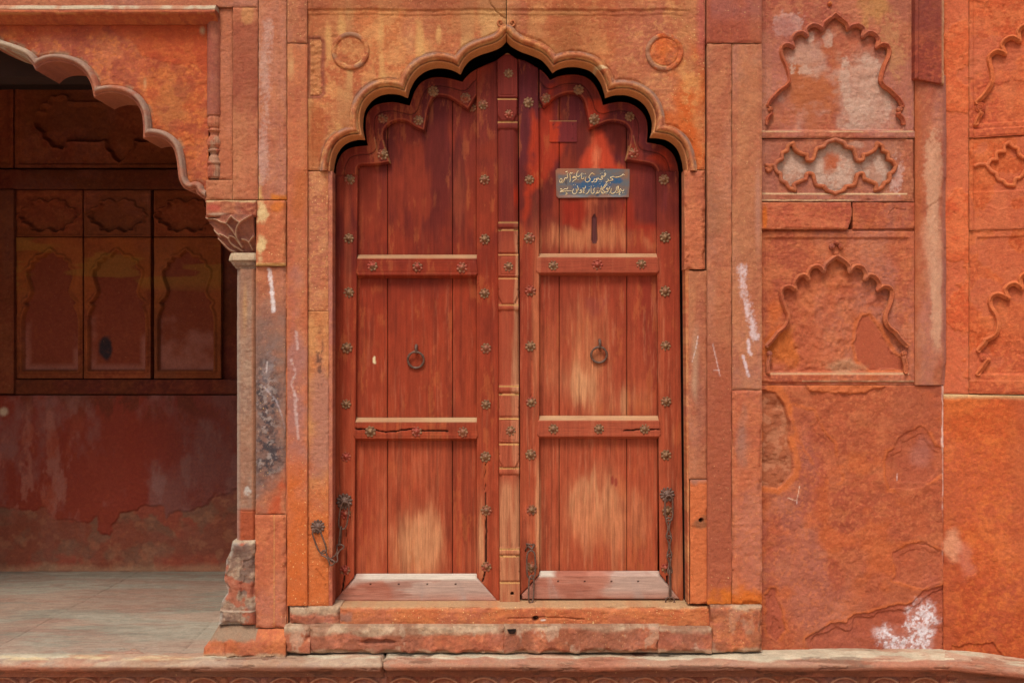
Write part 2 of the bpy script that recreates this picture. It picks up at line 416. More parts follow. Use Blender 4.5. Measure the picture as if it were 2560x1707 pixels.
def spL_h(x, y, e):
    h = frame_lines(x, y) + rough(x, y, e, 51, 0.0014, 0.004, 4)
    sp = sdpoly(x, y, PATCH)
    h = h - 0.006 * ss(-1, 2, sp) + 0.004 * ss(2, 5, sp) * (fbm(x, y, 9, 52, 3) - .2) * 2
    h = h + 0.004 * (1 - ss(780, 783, x))
    return h - 0.010 * crack(x, y, [(1215, -40), (1221, 0), (1240, 30), (1262, 46)], 1.5)
def spL_c(x, y, e):
    c = stone(x, y, 'tan', 61, 0.75, 1.2)
    c = mixc(c, S(166, 92, 62), ss(0.40, 0.8, fbm(x, y, 150, 62, 5)) * 0.5)
    c = mixc(c, S(168, 92, 62), 0.45 * ell(x, y, 872, 320, 60, 120, 0.8, fbm(x, y, 60, 63)))
    c = mixc(c, S(172, 92, 48), 0.6 * ell(x, y, 790, 330, 26, 120, 0.8, fbm(x, y, 60, 64)))
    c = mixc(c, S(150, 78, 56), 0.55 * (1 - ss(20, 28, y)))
    for cx, w_, a, b in ((818, 14, 30, 150), (852, 12, 30, 120), (950, 13, 40, 260), (1052, 15, 40, 200), (842, 30, 300, 430), (1095, 12, 45, 110)):
        c = mixc(c, S(222, 172, 108), 0.75 * ell(x, y + 0, cx + (y - a) * 0.05, (a + b) / 2, w_, (b - a) / 1.8, 0.9, fbm(x, y, 30, int(cx), 4, 1, .4), 0.5))
    c = mixc(c, S(140, 76, 62), 0.7 * (1 - ss(2, 8, np.abs(sdpoly(x, y, PATCH)))) )
    c = mixc(c, S(200, 138, 88), 0.6 * ss(3, 8, sdpoly(x, y, PATCH)))
    c = mixc(c, S(150, 122, 104), 0.6 * (1 - ss(MW, MW + 9, sop(x, y))) * ss(.4, .6, fbm(x, y, 50, 65)))
    a = 0.35 + 0.5 * ss(2, 8, sdpoly(x, y, PATCH)) + 0.4 * ell(x, y, 830, 380, 60, 90, .9)
    return alpha(joint_dust(c, x, y, e, 66), a)
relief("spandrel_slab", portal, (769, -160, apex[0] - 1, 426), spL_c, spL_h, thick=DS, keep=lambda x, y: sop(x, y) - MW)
def spR_c(x, y, e):
    c = stone(x, y, 'tan', 71, 0.25, 1.2)
    c = mixc(c, S(176, 96, 62), 0.45 * ss(0.35, 0.7, fbm(x, y, 130, 72)))
    c = mixc(c, S(150, 98, 52), 0.45 * ell(x, y, 1420, 100, 140, 110, .9, fbm(x, y, 60, 73)))
    c = mixc(c, S(208, 96, 34), 0.85 * ell(x, y, 1715, 330, 75, 260, .8, fbm(x, y, 70, 74), .5))
    c = mixc(c, S(206, 100, 36), 0.7 * ell(x, y, 1640, 290, 60, 70, .8, fbm(x, y, 60, 75), .5))
    c = mixc(c, S(186, 96, 84), 0.75 * ss(1735, 1752, x) * (1 - ss(90, 200, y)))
    c = mixc(c, S(222, 160, 96), 0.6 * ss(0.5, 0.7, fbm(x, y, 16, 76, 4)) * ell(x, y, 1725, 200, 40, 160, .9))
    c = mixc(c, S(205, 150, 96), 0.4 * ell(x, y, 1400, 34, 110, 8, .6))
    return alpha(joint_dust(c, x, y, e, 77), 0.35 + 0.35 * ss(1640, 1720, x))
relief("spandrel_slab", portal, (apex[0] + 1, -160, 1763, 424), spR_c, lambda x, y, e: frame_lines(x, y) * (1 - ss(1690, 1740, x)) + rough(x, y, e, 81, 0.0016, 0.006, 7)
       + 0.003 * ell(x, y, 1700, 320, 60, 120, .5) * (fbm(x, y, 10, 82, 4) - .5), thick=DS, keep=lambda x, y: sop(x, y) - MW)
for (cx, cy, col, sd) in ((876, 128, 'tan', 91), (1661, 131, 'deep', 95)):
    def rc(x, y, e, cx=cx, cy=cy, col=col, sd=sd):
        r = np.hypot(x - cx, y - cy); c = stone(x, y, col, sd, 0.1, .5)
        c = mixc(c, S(160, 122, 98), ss(34, 39, r) * ss(0.3, 0.6, fbm(x, y, 40, sd + 2)) * 0.8)
        c = mixc(c, S(224, 180, 120), (1 - ss(0.5, 2.5, np.abs(r - 35))) * ss(.4, .6, fbm(x, y, 40, sd + 3)) * ss(-20, 20, x - cx + y - cy) * .8)
        return alpha(c, 0.3)
    def rh(x, y, e, cx=cx, cy=cy, sd=sd):
        r = np.hypot(x - cx, y - cy)
        h = 0.008 * np.sqrt(np.clip(1 - ((r - 41.5) / 6) ** 2, 0, 1))
        h = h + (0.001 if sd == 91 else 0.005) * (1 - ss(32, 35, r)) + 0.003 * (fbm(x, y, 10, sd, 3) - .5) * (2 if sd == 95 else 0.6)
        return h
    relief("roundel", portal, (cx - 49, cy - 49, cx + 49, cy + 49), rc, rh, mp=-0.003, step=1.6, thick=0.02, keep=lambda x, y, cx=cx, cy=cy: 47.5 - np.hypot(x - cx, y - cy))
for sx_ in (-1, 1):      # carved curls either side of the apex
    pts = []
    for k in range(26):
        a = k / 25 * 2.3 * math.pi; r = 1.5 + 8.5 * k / 25
        pts.append((apex[0] + sx_ * (15 - math.sin(a) * r * 0.9 - 0), 58 + math.cos(a) * r))
    end = pts[-1]; pts += [(apex[0] + sx_ * 6, 66), (apex[0] + sx_ * 5, 80), (apex[0] + sx_ * 4, 92)]
    P = [(at(a, b)[0], -0.004, at(a, b)[1]) for a, b in pts]
    V, Q = tube(P, [0.003 + 0.002 * min(1, k / 10) for k in range(len(P))])
    o = link("scroll", mesh_np("scroll", V, Q, None, np.tile(np.r_[S(196, 120, 76), 0.0], (len(V), 1))), portal, M['stone'])

# jambs, pilasters
def strip(name, parent, rect, pal, seed, dep, extra=None, hx=None, thick=0.09, al=0.3, edge=0.004, r=4.5, amp=0.0018, **kw):
    def cf(x, y, e):
        c = joint_dust(stone(x, y, pal, seed, kw.get('streak', 0.15), kw.get('scale', 1.0)), x, y, e, seed)
        c = mixc(c, S(202, 134, 96), .22)
        if extra is not None: c = extra(c, x, y, e)
        return c if c.shape[1] == 4 else alpha(c, al)
    def hf(x, y, e):
        h = rough(x, y, e, seed, amp, edge, r)
        return h + hx(x, y, e) if hx is not None else h
    return relief(name, parent, rect, cf, hf, mp=dep, thick=thick, step=kw.get('step', 2.2), keep=kw.get('keep'))
def orange_foot(y0, y1, s=0.9, col=(208, 108, 50)):
    def f(c, x, y, e):
        t = ss(y0, y1, y + (fbm(x, y, 80, 7) - .5) * 160); c = mixc(c, S(*col), t * s * (0.6 + .4 * fbm(x, y, 30, 8)))
        return alpha(c, 0.35 + 0.65 * t)
    return f
def jl(c, x, y, e):
    c = mixc(c, S(178, 122, 104), 0.85 * ell(x, y, 800, 1060, 50, 210, .8, fbm(x, y, 60, 103)))
    c = mixc(c, S(92, 66, 58), 0.75 * ss(0.55, 0.72, fbm(x, y, 12, 104, 4, 1, .6)) * ell(x, y, 800, 900, 13, 100, .6))
    return orange_foot(1130, 1250)(c, x, y, e)
strip("jamb_stone", portal, (770, 428.5, 820, 777), 'tan', 101, -0.002, al=1.0, hx=lambda x, y, e: 0 * x)
strip("jamb_stone", portal, (770, 778, 821, 1514), 'tan', 105, -0.002, jl, hx=lambda x, y, e: -0.006 * crack(x, y, [(790, 1420), (812, 1450), (820, 1480)], 1.4) - 0.005 * crack(x, y, [(772, 1338), (800, 1335)], 1.5))
relief("reveal_stone", portal, (820, 428, 831, 1514), lambda x, y, e: alpha(stone(x, y, 'rose', 108), .1), mp=0.004, thick=0.085, step=4)
strip("jamb_stone", portal, (1712, 425.5, 1763.5, 673), 'clay', 111, -0.010, al=0.1, edge=0.014, r=9, hx=lambda x, y, e: -0.006 * crack(x, y, [(1713, 650), (1722, 640), (1718, 672)], 1.2))
def jr(c, x, y, e):
    c = mixc(c, S(190, 150, 122), 0.8 * ell(x, y, 1738, 930, 14, 200, .9, fbm(x, y, 60, 113, 4, 1, .4)))
    c = mixc(c, S(152, 92, 74), 0.6 * ell(x, y, 1748, 1000, 12, 190, .9))
    c = chalk(c, x, y, [(1745, 840), (1740, 870), (1730, 905)], 1.6, thr=.5)
    return alpha(c, .25)
strip("jamb_stone", portal, (1722, 677, 1767, 1197), 'rose', 112, 0.0, jr)
HOLE = (1753, 1300)
def jo(c, x, y, e):
    c = mixc(c, S(212, 118, 70), 0.7); d = np.hypot(x - HOLE[0], y - HOLE[1])
    c = mixc(c, S(120, 84, 60), 0.7 * ell(x, y, 1753, 1308, 24, 20, .7, fbm(x, y, 20, 115)))
    c = mixc(c, S(165, 110, 90), (1 - ss(1197, 1212, y + (fbm(x, y, 20, 116) - .5) * 14)))
    return alpha(mixc(c, S(40, 24, 18), 1 - ss(4, 5.5, d)), 0.3)
strip("jamb_stone", portal, (1726, 1199, 1775, 1509), 'deep', 114, -0.004, jo, edge=0.009, r=9, hx=lambda x, y, e: -0.03 * (1 - ss(4, 6, np.hypot(x - HOLE[0], y - HOLE[1]))) + 0.002 * (fbm(x, y, 14, 117, 4, .5, 1.6) - .5))
relief("reveal_stone", portal, (1709, 425, 1723, 1509), lambda x, y, e: alpha(stone(x, y, 'tan', 118), .1), mp=0.006, thick=0.085, step=4,
       keep=lambda x, y: x - (1711 + (y - 425) / 1084 * 9))
def groove(xs, w_=1.6, dpt=0.004):
    return lambda x, y, e: -dpt * sum(1 - ss(w_ * .4, w_, np.abs(x - q)) for q in xs)
def pl(c, x, y, e):
    c = mixc(c, S(215, 172, 118), 0.65 * ell(x, y, 730, 165, 10, 60, .9, fbm(x, y, 30, 122, 4, 1, .4)))
    c = mixc(c, S(186, 104, 56), 0.7 * ell(x, y, 745, 500, 34, 130, .9, fbm(x, y, 50, 123)))
    c = mixc(c, S(170, 118, 108), 0.85 * ell(x, y, 738, 940, 40, 280, .8, fbm(x, y, 70, 124)))
    for p in ([(735, 985), (742, 1050), (745, 1095)], [(740, 830), (744, 870)], [(728, 900), (740, 930), (728, 960), (742, 1000)]):
        c = chalk(c, x, y, p, 6, (226, 204, 200), seed=125, s=.6)
    return orange_foot(1120, 1260, .95)(c, x, y, e)
strip("pilaster_stone", portal, (718, -160, 767, 107), 'rose', 120, -0.022, al=.6)
strip("pilaster_stone", portal, (718, 109, 768, 1514), 'clay', 121, -0.018, pl, hx=groove((), 1))
strip("pilaster_stone", portal, (1768, -160, 1905, 107), 'red', 130, -0.03, lambda c, x, y, e: alpha(mixc(mixc(c, S(168, 120, 116), .5 * ss(.5, .8, fbm(x, y, 60, 131, 4, 1, .3)) * (1 - ss(20, 70, y))), S(168, 80, 62), .4), .3), hx=groove((1829,), 1.5, .003))
def pr(c, x, y, e):
    c = mixc(c, S(150, 98, 70), 0.45 * ss(.3, .7, fbm(x, y, 220, 133)))
    c = mixc(c, S(168, 84, 60), 0.7 * ss(700, 1000, y) )
    for p in ([(1782, 860), (1800, 940)], [(1785, 925), (1798, 925)]): c = chalk(c, x, y, p, 2, seed=134, s=.5)
    c = mixc(c, S(218, 120, 40), 0.9 * ss(1450, 1500, y + (fbm(x, y, 40, 135) - .5) * 60))
    return alpha(c, .45)
strip("pilaster_stone", portal, (1769, 109, 1829.5, 1510), 'rose', 132, -0.026, pr, edge=.006, streak=.1)
def pr2(c, x, y, e):
    c = mixc(c, S(188, 138, 124), 0.5 * ell(x, y, 1895, 520, 12, 170, .9))
    c = chalk(c, x, y, [(1856, 672), (1862, 740), (1872, 790), (1886, 840)], 17, (236, 220, 226), seed=137, s=.85)
    c = chalk(c, x, y, [(1870, 850), (1873, 880), (1878, 885)], 7, (236, 220, 226), seed=138)
    c = chalk(c, x, y, [(1858, 890), (1872, 940)], 6, (238, 225, 235), seed=139)
    return alpha(c, .45)
strip("pilaster_stone", portal, (1831, 109, 1905, 973), 'rose', 136, -0.024, pr2)
strip("pilaster_stone", portal, (1831, 975, 1906, 1511), 'clay', 140, -0.028, lambda c, x, y, e: alpha(mixc(mixc(c, S(150, 122, 112), .6 * ell(x, y, 1858, 1080, 22, 120, .9, fbm(x, y, 40, 141, 4, 1, .4))), S(214, 112, 36), .9 * ss(1460, 1505, y + (fbm(x, y, 40, 142) - .5) * 50)), .4),
      edge=.012, r=9)

# sill and rough course below the door
SILLH = (1339, 1546)
def sill_h(x, y, e):
    d = np.hypot((x - SILLH[0]) / 1.2, y - SILLH[1])
    return rough(x, y, e, 150, .002, .012, 8) + .003 * (fbm(x, y, 30, 151, 4, .15, 1) - .5) - .03 * (1 - ss(5, 8, d)) - .008 * crack(x, y, [(1270, 1545), (1330, 1543), (1380, 1543), (1460, 1547)], 2.2, 3)
def sill_c(x, y, e):
    c = stone(x, y, 'orange', 152, 0, .8); c = mixc(c, S(196, 128, 92), .35); c = mixc(c, S(182, 112, 80), .6 * ss(.4, .7, fbm(x, y, 90, 153, 4, .2, 1)))
    c = mixc(c, S(196, 160, 120), (1 - ss(1516, 1524, y + (fbm(x, y, 40, 154) - .5) * 6)) * .95)
    c = mixc(c, S(150, 122, 112), .6 * ell(x, y, 860, 1545, 40, 14, .8, fbm(x, y, 20, 155)))
    c = mixc(c, S(205, 170, 130), .8 * ss(1560, 1567, y + (fbm(x, y, 40, 157) - .5) * 14))
    c = mixc(c, S(52, 34, 26), 1 - ss(4, 6.5, np.hypot((x - SILLH[0]) / 1.2, y - SILLH[1])))
    c = mixc(c, S(225, 205, 190), ell(x, y, 1358, 1549, 9, 3, .5))
    return alpha(c, ss(860, 960, x) * .95)
relief("sill_beam", portal, (850, 1517, 1779, 1568), sill_c, sill_h, mp=-.006, thick=.36)
def course(rect, pal, seed, dep, sp=.3, notch=None, wh=.6):
    def cf(x, y, e):
        yt = rect[1]; c = stone(x, y, pal, seed, 0, .6)
        c = mixc(c, S(176, 122, 98), .35)
        m = 1 - ss(yt + 8, yt + 20, y + (fbm(x, y, 60, seed + 5, 5, .5, 1, .6) - .5) * 26)
        c = mixc(c, S(188, 164, 136) * 1.0, m * .9); c = c * (.82 + .36 * fbm(x, y, 7, seed + 10, 3))[:, None]
        c = mixc(c, S(140, 86, 64), .55 * ss(.4, .7, fbm(x, y, 50, seed + 9, 5))); c = mixc(c, S(206, 186, 160), wh * .7 * ss(.66, .82, fbm(x, y, 46, seed + 6, 5, 1, .6, .65)))
        c = mixc(c, S(176, 150, 122), .8 * ss(rect[3] - 12, rect[3] - 2, y + (fbm(x, y, 40, seed + 7) - .5) * 14))
        return alpha(c, sp)
    def hf(x, y, e):
        h = rough(x, y, e, seed, .005, .02, 10, 1.1) + .007 * (fbm(x, y, 70, seed + 8, 5, .5, 1) - .5)
        return h + (notch(x, y) if notch else 0)
    return relief("course_stone", portal, rect, cf, hf, mp=dep, thick=.3, step=2)
course((722, 1515, 851, 1567), 'clay', 160, -.008)
course((710, 1566, 775, 1633), 'clay', 163, -.055, .2)
course((774, 1566, 1262, 1633), 'clay', 166, -.06, .3, lambda x, y: -.022 * ell(x, y, 945, 1604, 60, 8, .5, fbm(x, y, 20, 167), .3))
course((1260, 1566, 1650, 1633), 'clay', 169, -.062, .5)
course((1646, 1572, 1780, 1634), 'clay', 172, -.066, .4)
course((1777, 1514, 1906, 1630), 'orange', 175, -.05, .6, None, .3)
# weep hole in the course: a near-black slab stands in for the shade inside
relief("weep_hole_shade", portal, (1268, 1573, 1290, 1585), lambda x, y, e: alpha(np.tile(S(26, 16, 12), (len(x), 1)), 0), mp=-.0705, thick=.05, step=3,
       keep=lambda x, y: sdpoly(x, y, [(1268, 1573), (1291, 1573), (1287, 1583), (1274, 1584)]))
# dark room behind the door
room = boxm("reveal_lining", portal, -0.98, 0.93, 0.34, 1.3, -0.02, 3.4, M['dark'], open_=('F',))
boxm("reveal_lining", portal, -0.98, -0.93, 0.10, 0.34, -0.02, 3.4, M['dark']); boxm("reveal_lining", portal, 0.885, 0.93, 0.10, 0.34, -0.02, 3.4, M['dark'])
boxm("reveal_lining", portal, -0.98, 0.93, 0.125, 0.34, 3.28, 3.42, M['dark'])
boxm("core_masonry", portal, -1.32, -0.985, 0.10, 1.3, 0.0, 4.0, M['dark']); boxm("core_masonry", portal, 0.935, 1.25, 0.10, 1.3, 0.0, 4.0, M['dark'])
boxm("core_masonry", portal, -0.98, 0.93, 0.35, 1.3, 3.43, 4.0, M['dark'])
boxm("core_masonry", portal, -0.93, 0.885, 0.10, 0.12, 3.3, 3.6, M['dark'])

# ---------------------------------------------------------------- the wooden door leaves
P_PANEL, P_STILE = 0.154, 0.122
def crvL(arcs): return curve(arcs, **L)
def crvR(arcs): return curve(arcs, **R)
outL = crvL([[(1775, 492), (1720, 515), (1650, 545), (1580, 580), (1525, 625), (1490, 670)],
             [(1490, 670), (1400, 645), (1320, 632), (1240, 636), (1160, 670), (1110, 730), (1080, 800), (1060, 865)],
             [(1060, 865), (960, 840), (900, 835), (800, 852), (740, 890), (705, 950), (698, 1040), (705, 1120), (717, 1190)],
             [(717, 1190), (640, 1195), (580, 1208), (520, 1240), (480, 1300), (460, 1360), (453, 1432)]])
inL = crvL([[(1605, 790), (1575, 840), (1540, 903)],
            [(1540, 903), (1450, 842), (1380, 800), (1290, 785), (1245, 815), (1215, 900), (1198, 1000), (1183, 1078)],
            [(1183, 1078), (1100, 1040), (1040, 1000), (980, 988), (920, 1002), (870, 1040), (850, 1100), (862, 1180), (882, 1260), (903, 1330)],
            [(903, 1330), (800, 1345), (720, 1350), (660, 1352), (636, 1375), (634, 1432)]])
outR = crvR([[(300, 482), (360, 495), (430, 532), (500, 575), (540, 612), (572, 655)],
             [(572, 655), (630, 628), (700, 613), (800, 612), (880, 640), (940, 700), (985, 790), (1005, 860)],
             [(1005, 860), (1060, 845), (1150, 833), (1240, 852), (1320, 910), (1360, 980), (1370, 1070), (1362, 1165)],
             [(1362, 1165), (1430, 1175), (1500, 1195), (1570, 1250), (1608, 1330), (1620, 1402)]])
inR = crvR([[(440, 740), (470, 800), (520, 880)],
            [(520, 880), (560, 850), (620, 800), (700, 768), (780, 768), (835, 810), (862, 890), (878, 980), (890, 1055)],
            [(890, 1055), (960, 1032), (1040, 1000), (1110, 996), (1185, 1018), (1222, 1080), (1212, 1180), (1185, 1310)],
            [(1185, 1310), (1280, 1325), (1350, 1335), (1410, 1352), (1438, 1385), (1440, 1402)]])
MAR, RED, BRT, WRN, WRN2, LGT = (106, 38, 31), (150, 55, 33), (184, 60, 28), (188, 97, 64), (206, 130, 88), (224, 172, 124)
def paint(x, y, leaf, seed, horiz=False):
    """layers of maroon and brick paint, worn off lower down; alpha = bare wood"""
    n1 = fbm(x, y, 110, 200 % 97 + seed % 7, 4); n2 = fbm(x, y, 60, 41, 4, 1, .35); n3 = fbm(x, y, 20, 43, 4, 1.6, .12)
    n4 = fbm(x, y, 45, 47, 4, 1, .2); n5 = fbm(x, y, 8, 48, 4, 1.5, .10, .7)
    c = mixc(np.tile(S(*MAR), (len(x), 1)), S(*RED), ss(470, 820, y + (n1 - .5) * 260))
    a = np.zeros(len(x)) + .08
    c = mixc(c, S(166, 66, 38), .45 * ss(.45, .75, n4))
    if leaf == 0:
        c = mixc(c, S(92, 34, 38), .5 * (1 - ss(300, 560, y + (n1 - .5) * 160)) * ss(.3, .7, n1))
        spots = [(1045, 1380, 105, 120, .75, WRN2), (1045, 1180, 120, 110, .35, WRN), (950, 1280, 30, 160, .4, WRN), (930, 1400, 50, 110, .65, WRN), (1045, 1345, 75, 95, .6, LGT), (1205, 1340, 16, 150, .9, LGT), (1175, 1400, 40, 90, .4, WRN), (1240, 1360, 14, 120, .5, WRN), (1150, 470, 24, 130, .35, WRN), (1085, 880, 110, 70, .35, (176, 74, 44)), (880, 1150, 8, 330, .4, WRN), (868, 600, 10, 300, .3, WRN)]
    else:
        c = mixc(c, S(98, 38, 48), .6 * (1 - ss(380, 470, y)) * ss(.35, .6, n1))
        c = mixc(c, S(158, 66, 44), .75 * ss(470, 640, y + (n1 - .5) * 120))
        c = mixc(c, S(170, 72, 44), .6 * ss(900, 1150, y + (n1 - .5) * 200) )
        spots = [(1480, 1275, 78, 100, 1.0, LGT), (1480, 1320, 90, 120, .8, WRN2), (1600, 1310, 34, 90, .6, WRN2), (1345, 1300, 9, 160, .8, LGT), (1480, 590, 130, 46, .75, WRN2), (1480, 480, 46, 120, .8, WRN),
                 (1480, 900, 90, 150, .85, WRN2), (1450, 960, 70, 70, .7, LGT), (1365, 900, 40, 120, .6, WRN), (1560, 1000, 20, 60, .6, LGT), (1600, 1000, 40, 60, .5, WRN2), (1620, 600, 24, 40, .6, WRN2), (1340, 800, 12, 300, .5, WRN2),
                 (1655, 900, 8, 300, .4, WRN), (1330, 1350, 12, 120, .5, WRN), (1690, 1420, 26, 110, .7, WRN2), (1485, 400, 24, 90, .8, WRN)]
    for i, (cx, cy, rx, ry, s_, cc) in enumerate(spots):
        m0 = ell(x, y, cx, cy, rx * 1.35, ry * 1.3, 1.0, .55 * n2 + .45 * n4, .35); m = ss(.25, .95, m0 * .95 + (n3 - .5) * .75 + (n5 - .5) * .5) * ss(0, .35, m0) * s_ * .6 + .4 * m0 * s_
        m = np.clip(m, 0, 1); c = mixc(c, S(*cc), m); a = np.maximum(a, m)
    if leaf == 1:   # bright drips of fresher paint and the dark bruises left between them
        n = fbm(x, y, 30, 49, 4)
        for poly, cc, s_ in (([(1368, 212), (1392, 205), (1380, 262), (1352, 275)], BRT, .68), ([(1466, 245), (1490, 250), (1520, 262), (1524, 285), (1474, 322), (1466, 290)], BRT, .7),
                             ([(1352, 265), (1378, 262), (1386, 300), (1392, 340), (1420, 360), (1408, 390), (1346, 470), (1320, 480), (1335, 330)], BRT, .68),
                             ([(1332, 275), (1345, 300), (1330, 420), (1318, 560), (1304, 620), (1312, 460), (1322, 350)], BRT, .7),
                             ([(1488, 332), (1512, 332), (1545, 410), (1562, 430), (1440, 430), (1462, 390)], (196, 70, 42), .9),
                             ([(1400, 498), (1462, 498), (1466, 540), (1455, 575), (1430, 572), (1404, 560)], (150, 42, 24), .9),
                             ([(1552, 500), (1580, 500), (1586, 560), (1640, 560), (1640, 610), (1622, 612), (1600, 575), (1560, 580)], (160, 46, 28), .7),
                             ([(1572, 395), (1638, 395), (1640, 560), (1590, 548), (1578, 470)], (112, 40, 40), .55),
                             ([(1660, 440), (1672, 440), (1668, 540), (1658, 580)], (112, 46, 50), .55),
                             ([(1620, 395), (1668, 370), (1690, 420), (1660, 430)], BRT, .6),
                             ([(1600, 700), (1642, 700), (1642, 980), (1620, 960), (1600, 840)], (138, 48, 34), .75),
                             ([(1462, 745), (1525, 745), (1500, 790), (1478, 800)], (146, 66, 56), .6)):
            sd = sdpoly(x, y, poly) + (n - .5) * 12
            m = ss(-8, 12, sd) * s_; c = mixc(c, S(*cc), m); a = a * (1 - .8 * m)
        c = mixc(c, S(220, 120, 84), .85 * ell(x, y, 1490, 420, 15, 75, .9, n)); a = np.maximum(a, .6 * ell(x, y, 1490, 400, 18, 90, .9))
    dust = ss(620, 1250, y) * (.28 if leaf == 0 else .42); c = mixc(c, S(190, 106, 72), dust * (.4 + .8 * n5)); a = np.maximum(a, dust * 1.2)
    thin = ss(.62, .85, n5 * .6 + n3 * .4) * ss(500, 760, y) * (.15 if leaf == 0 else .3); c = mixc(c, S(206, 130, 96), thin); a = np.maximum(a, thin)
    chk = ss(.80, .86, fbm(x, y, 12, 57, 3, 1.7, .045)) * ss(560, 800, y) + ss(.84, .9, fbm(x, y, 26, 58, 3, 1.7, .05)) * ss(900, 1000, y)
    c = mixc(c, S(84, 36, 28), np.clip(chk, 0, 1) * .28)
    c = c * (0.9 + 0.2 * fbm(x, y, 9, 51, 3, 1, .3))[:, None]
    c = mixc(c, S(196, 110, 62), .30 * ss(.60, .80, fbm(x, y, 22, 53, 5, 1.3, .3, .7)) * ss(.4, .7, n1))
    return alpha(c, np.clip(a, 0, 1))
def board(name, parent, rect, leaf, dep, seed, hf=None, thick=.03, keep=None, mat='woodv', post=None, step=2.2):
    def cf(x, y, e):
        c = paint(x, y, leaf, seed)
        return post(c, x, y, e) if post else c
    def h0(x, y, e):
        h = .0012 * (fbm(x, y, 80, seed, 3, 1, .3) - .5) - .0022 * np.clip(1 - e / 2.2, 0, 1) ** 2
        return h + (hf(x, y, e) if hf else 0)
    return relief(name, parent, rect, cf, h0, mp=dep, thick=thick, keep=keep, mat=mat, step=step)
def dirt_in(c, m, col=(36, 20, 16)):
    c[:, :3] = mixc(c[:, :3], S(*col), m); return c

leafL = thing("door_leaf", "left door leaf with the carved centre post and dull maroon paint, closed", "door leaf", (-0.46, P_STILE, 0.0), "pair of studded wooden door leaves")
leafR = thing("door_leaf", "right door leaf with the blue sign, paint worn pale and streaked bright red", "door leaf", (0.46, P_STILE, 0.0), "pair of studded wooden door leaves")

def planks(leaf, par, xs, y0, y1, arch_out, seeds):
    bb = arch_out
    for i in range(len(xs) - 1):
        board("plank", par, (xs[i] + .9, y0, xs[i + 1] - .9, y1), leaf, P_PANEL, seeds + i,
              keep=lambda x, y: sdpoly(x, y, bb) - 4, thick=.022,
              post=(lambda c, x, y, e: slot(c, x, y)) if leaf == 1 and i == 1 else ((lambda c, x, y, e: scuff(c, x, y)) if leaf == 0 and i == 0 else None),
              hf=(lambda x, y, e: -.006 * ss(0, 2, sdpoly(x, y, SLOT))) if leaf == 1 and i == 1 else None)
SLOT = [(1486, 535), (1491, 545), (1493, 600), (1490, 608), (1482, 608), (1479, 600), (1480, 545)]
def slot(c, x, y):
    s = sdpoly(x, y, SLOT); c[:, :3] = mixc(c[:, :3], S(96, 50, 52), ss(-.5, 1.5, s) * .95); c[:, :3] = mixc(c[:, :3], S(50, 30, 34), (1 - ss(.6, 2, np.abs(s))) * .7)
    for q in ((1531, 1200), (1540, 1205)):
        c[:, :3] = mixc(c[:, :3], S(150, 62, 48), .85 * ell(x, y, q[0], q[1], 5, 14, .4))
    return c
def scuff(c, x, y):
    c[:, :3] = mixc(c[:, :3], S(236, 216, 170), ell(x, y, 936, 900, 4, 13, .3, fbm(x, y, 8, 77), .4)); return c
encL = outL + [(838, 470), (828, 1508), (1250, 1508), (1243, 150)]
encR = outR + [(1697, 470), (1709, 1503), (1298, 1503), (1293, 148)]
planks(0, leafL, [886, 969, 1131.5, 1193], 215, 1442, encL, 210)
planks(1, leafR, [1346, 1398, 1567, 1645], 195, 1436, encR, 220)

def edge_lines(xa, xb):
    """planed beads along the long edges of a stile"""
    def f(x, y, e):
        h = 0
        for q in (xa + 8, xa + 12, xb - 8, xb - 12): h = h - .0028 * (1 - ss(.4, 1.5, np.abs(x - q)))
        return h
    return f
def tlin(y, a, b, y0=430., y1=1505.): return a + (b - a) * (y - y0) / (y1 - y0)
CRL = [(864, 1325), (865, 1380), (863, 1430)]
def lstile_h(x, y, e):
    u = x - tlin(y, 0, -10)
    return sum(-.0028 * (1 - ss(.4, 1.5, np.abs(u - q))) for q in (853, 858, 884)) - .012 * crack(x, y, [(861, 1440), (857, 1472), (855, 1480)], 2.6, 2) - .008 * crack(x, y, [(865, 1325), (866, 1380), (864, 1415)], 1.5, 3)
def lst_post(c, x, y, e):
    c = dirt_in(c, crack(x, y, [(861, 1440), (857, 1472), (855, 1480)], 2.6, 2)); return dirt_in(c, crack(x, y, [(865, 1325), (866, 1380), (864, 1415)], 1.5, 3) * .9)
board("stile", leafL, (826, 439, 896, 1509), 0, P_STILE, 230, lstile_h, .028, post=lst_post,
      keep=lambda x, y: sdpoly(x, y, [(838.5, 439), (894, 439), (885, 1442), (831, 1508.5), (828, 1508.5)]))
CK = [(1213, 1160), (1214, 1270), (1217, 1300), (1214, 1420), (1210, 1440), (1207, 1452)]
def rst_h(x, y, e):
    return sum(-.0028 * (1 - ss(.4, 1.5, np.abs(x - q))) for q in (1199, 1229, 1233, 1237)) - .010 * crack(x, y, CK[:3], 1.2, 2) - .014 * crack(x, y, CK[2:], 2.8, 3)
board("stile", leafL, (1192, 140, 1249, 1508), 0, P_STILE, 232, rst_h, .028,
      keep=lambda x, y: np.minimum(sdpoly(x, y, encL), sdpoly(x, y, [(1192, 140), (1243.5, 130), (1249, 1507.5), (1190, 1440), (1191, 500)])),
      post=lambda c, x, y, e: dirt_in(dirt_in(c, crack(x, y, CK[:3], 1.2, 2)), crack(x, y, CK[2:], 2.8, 3)))
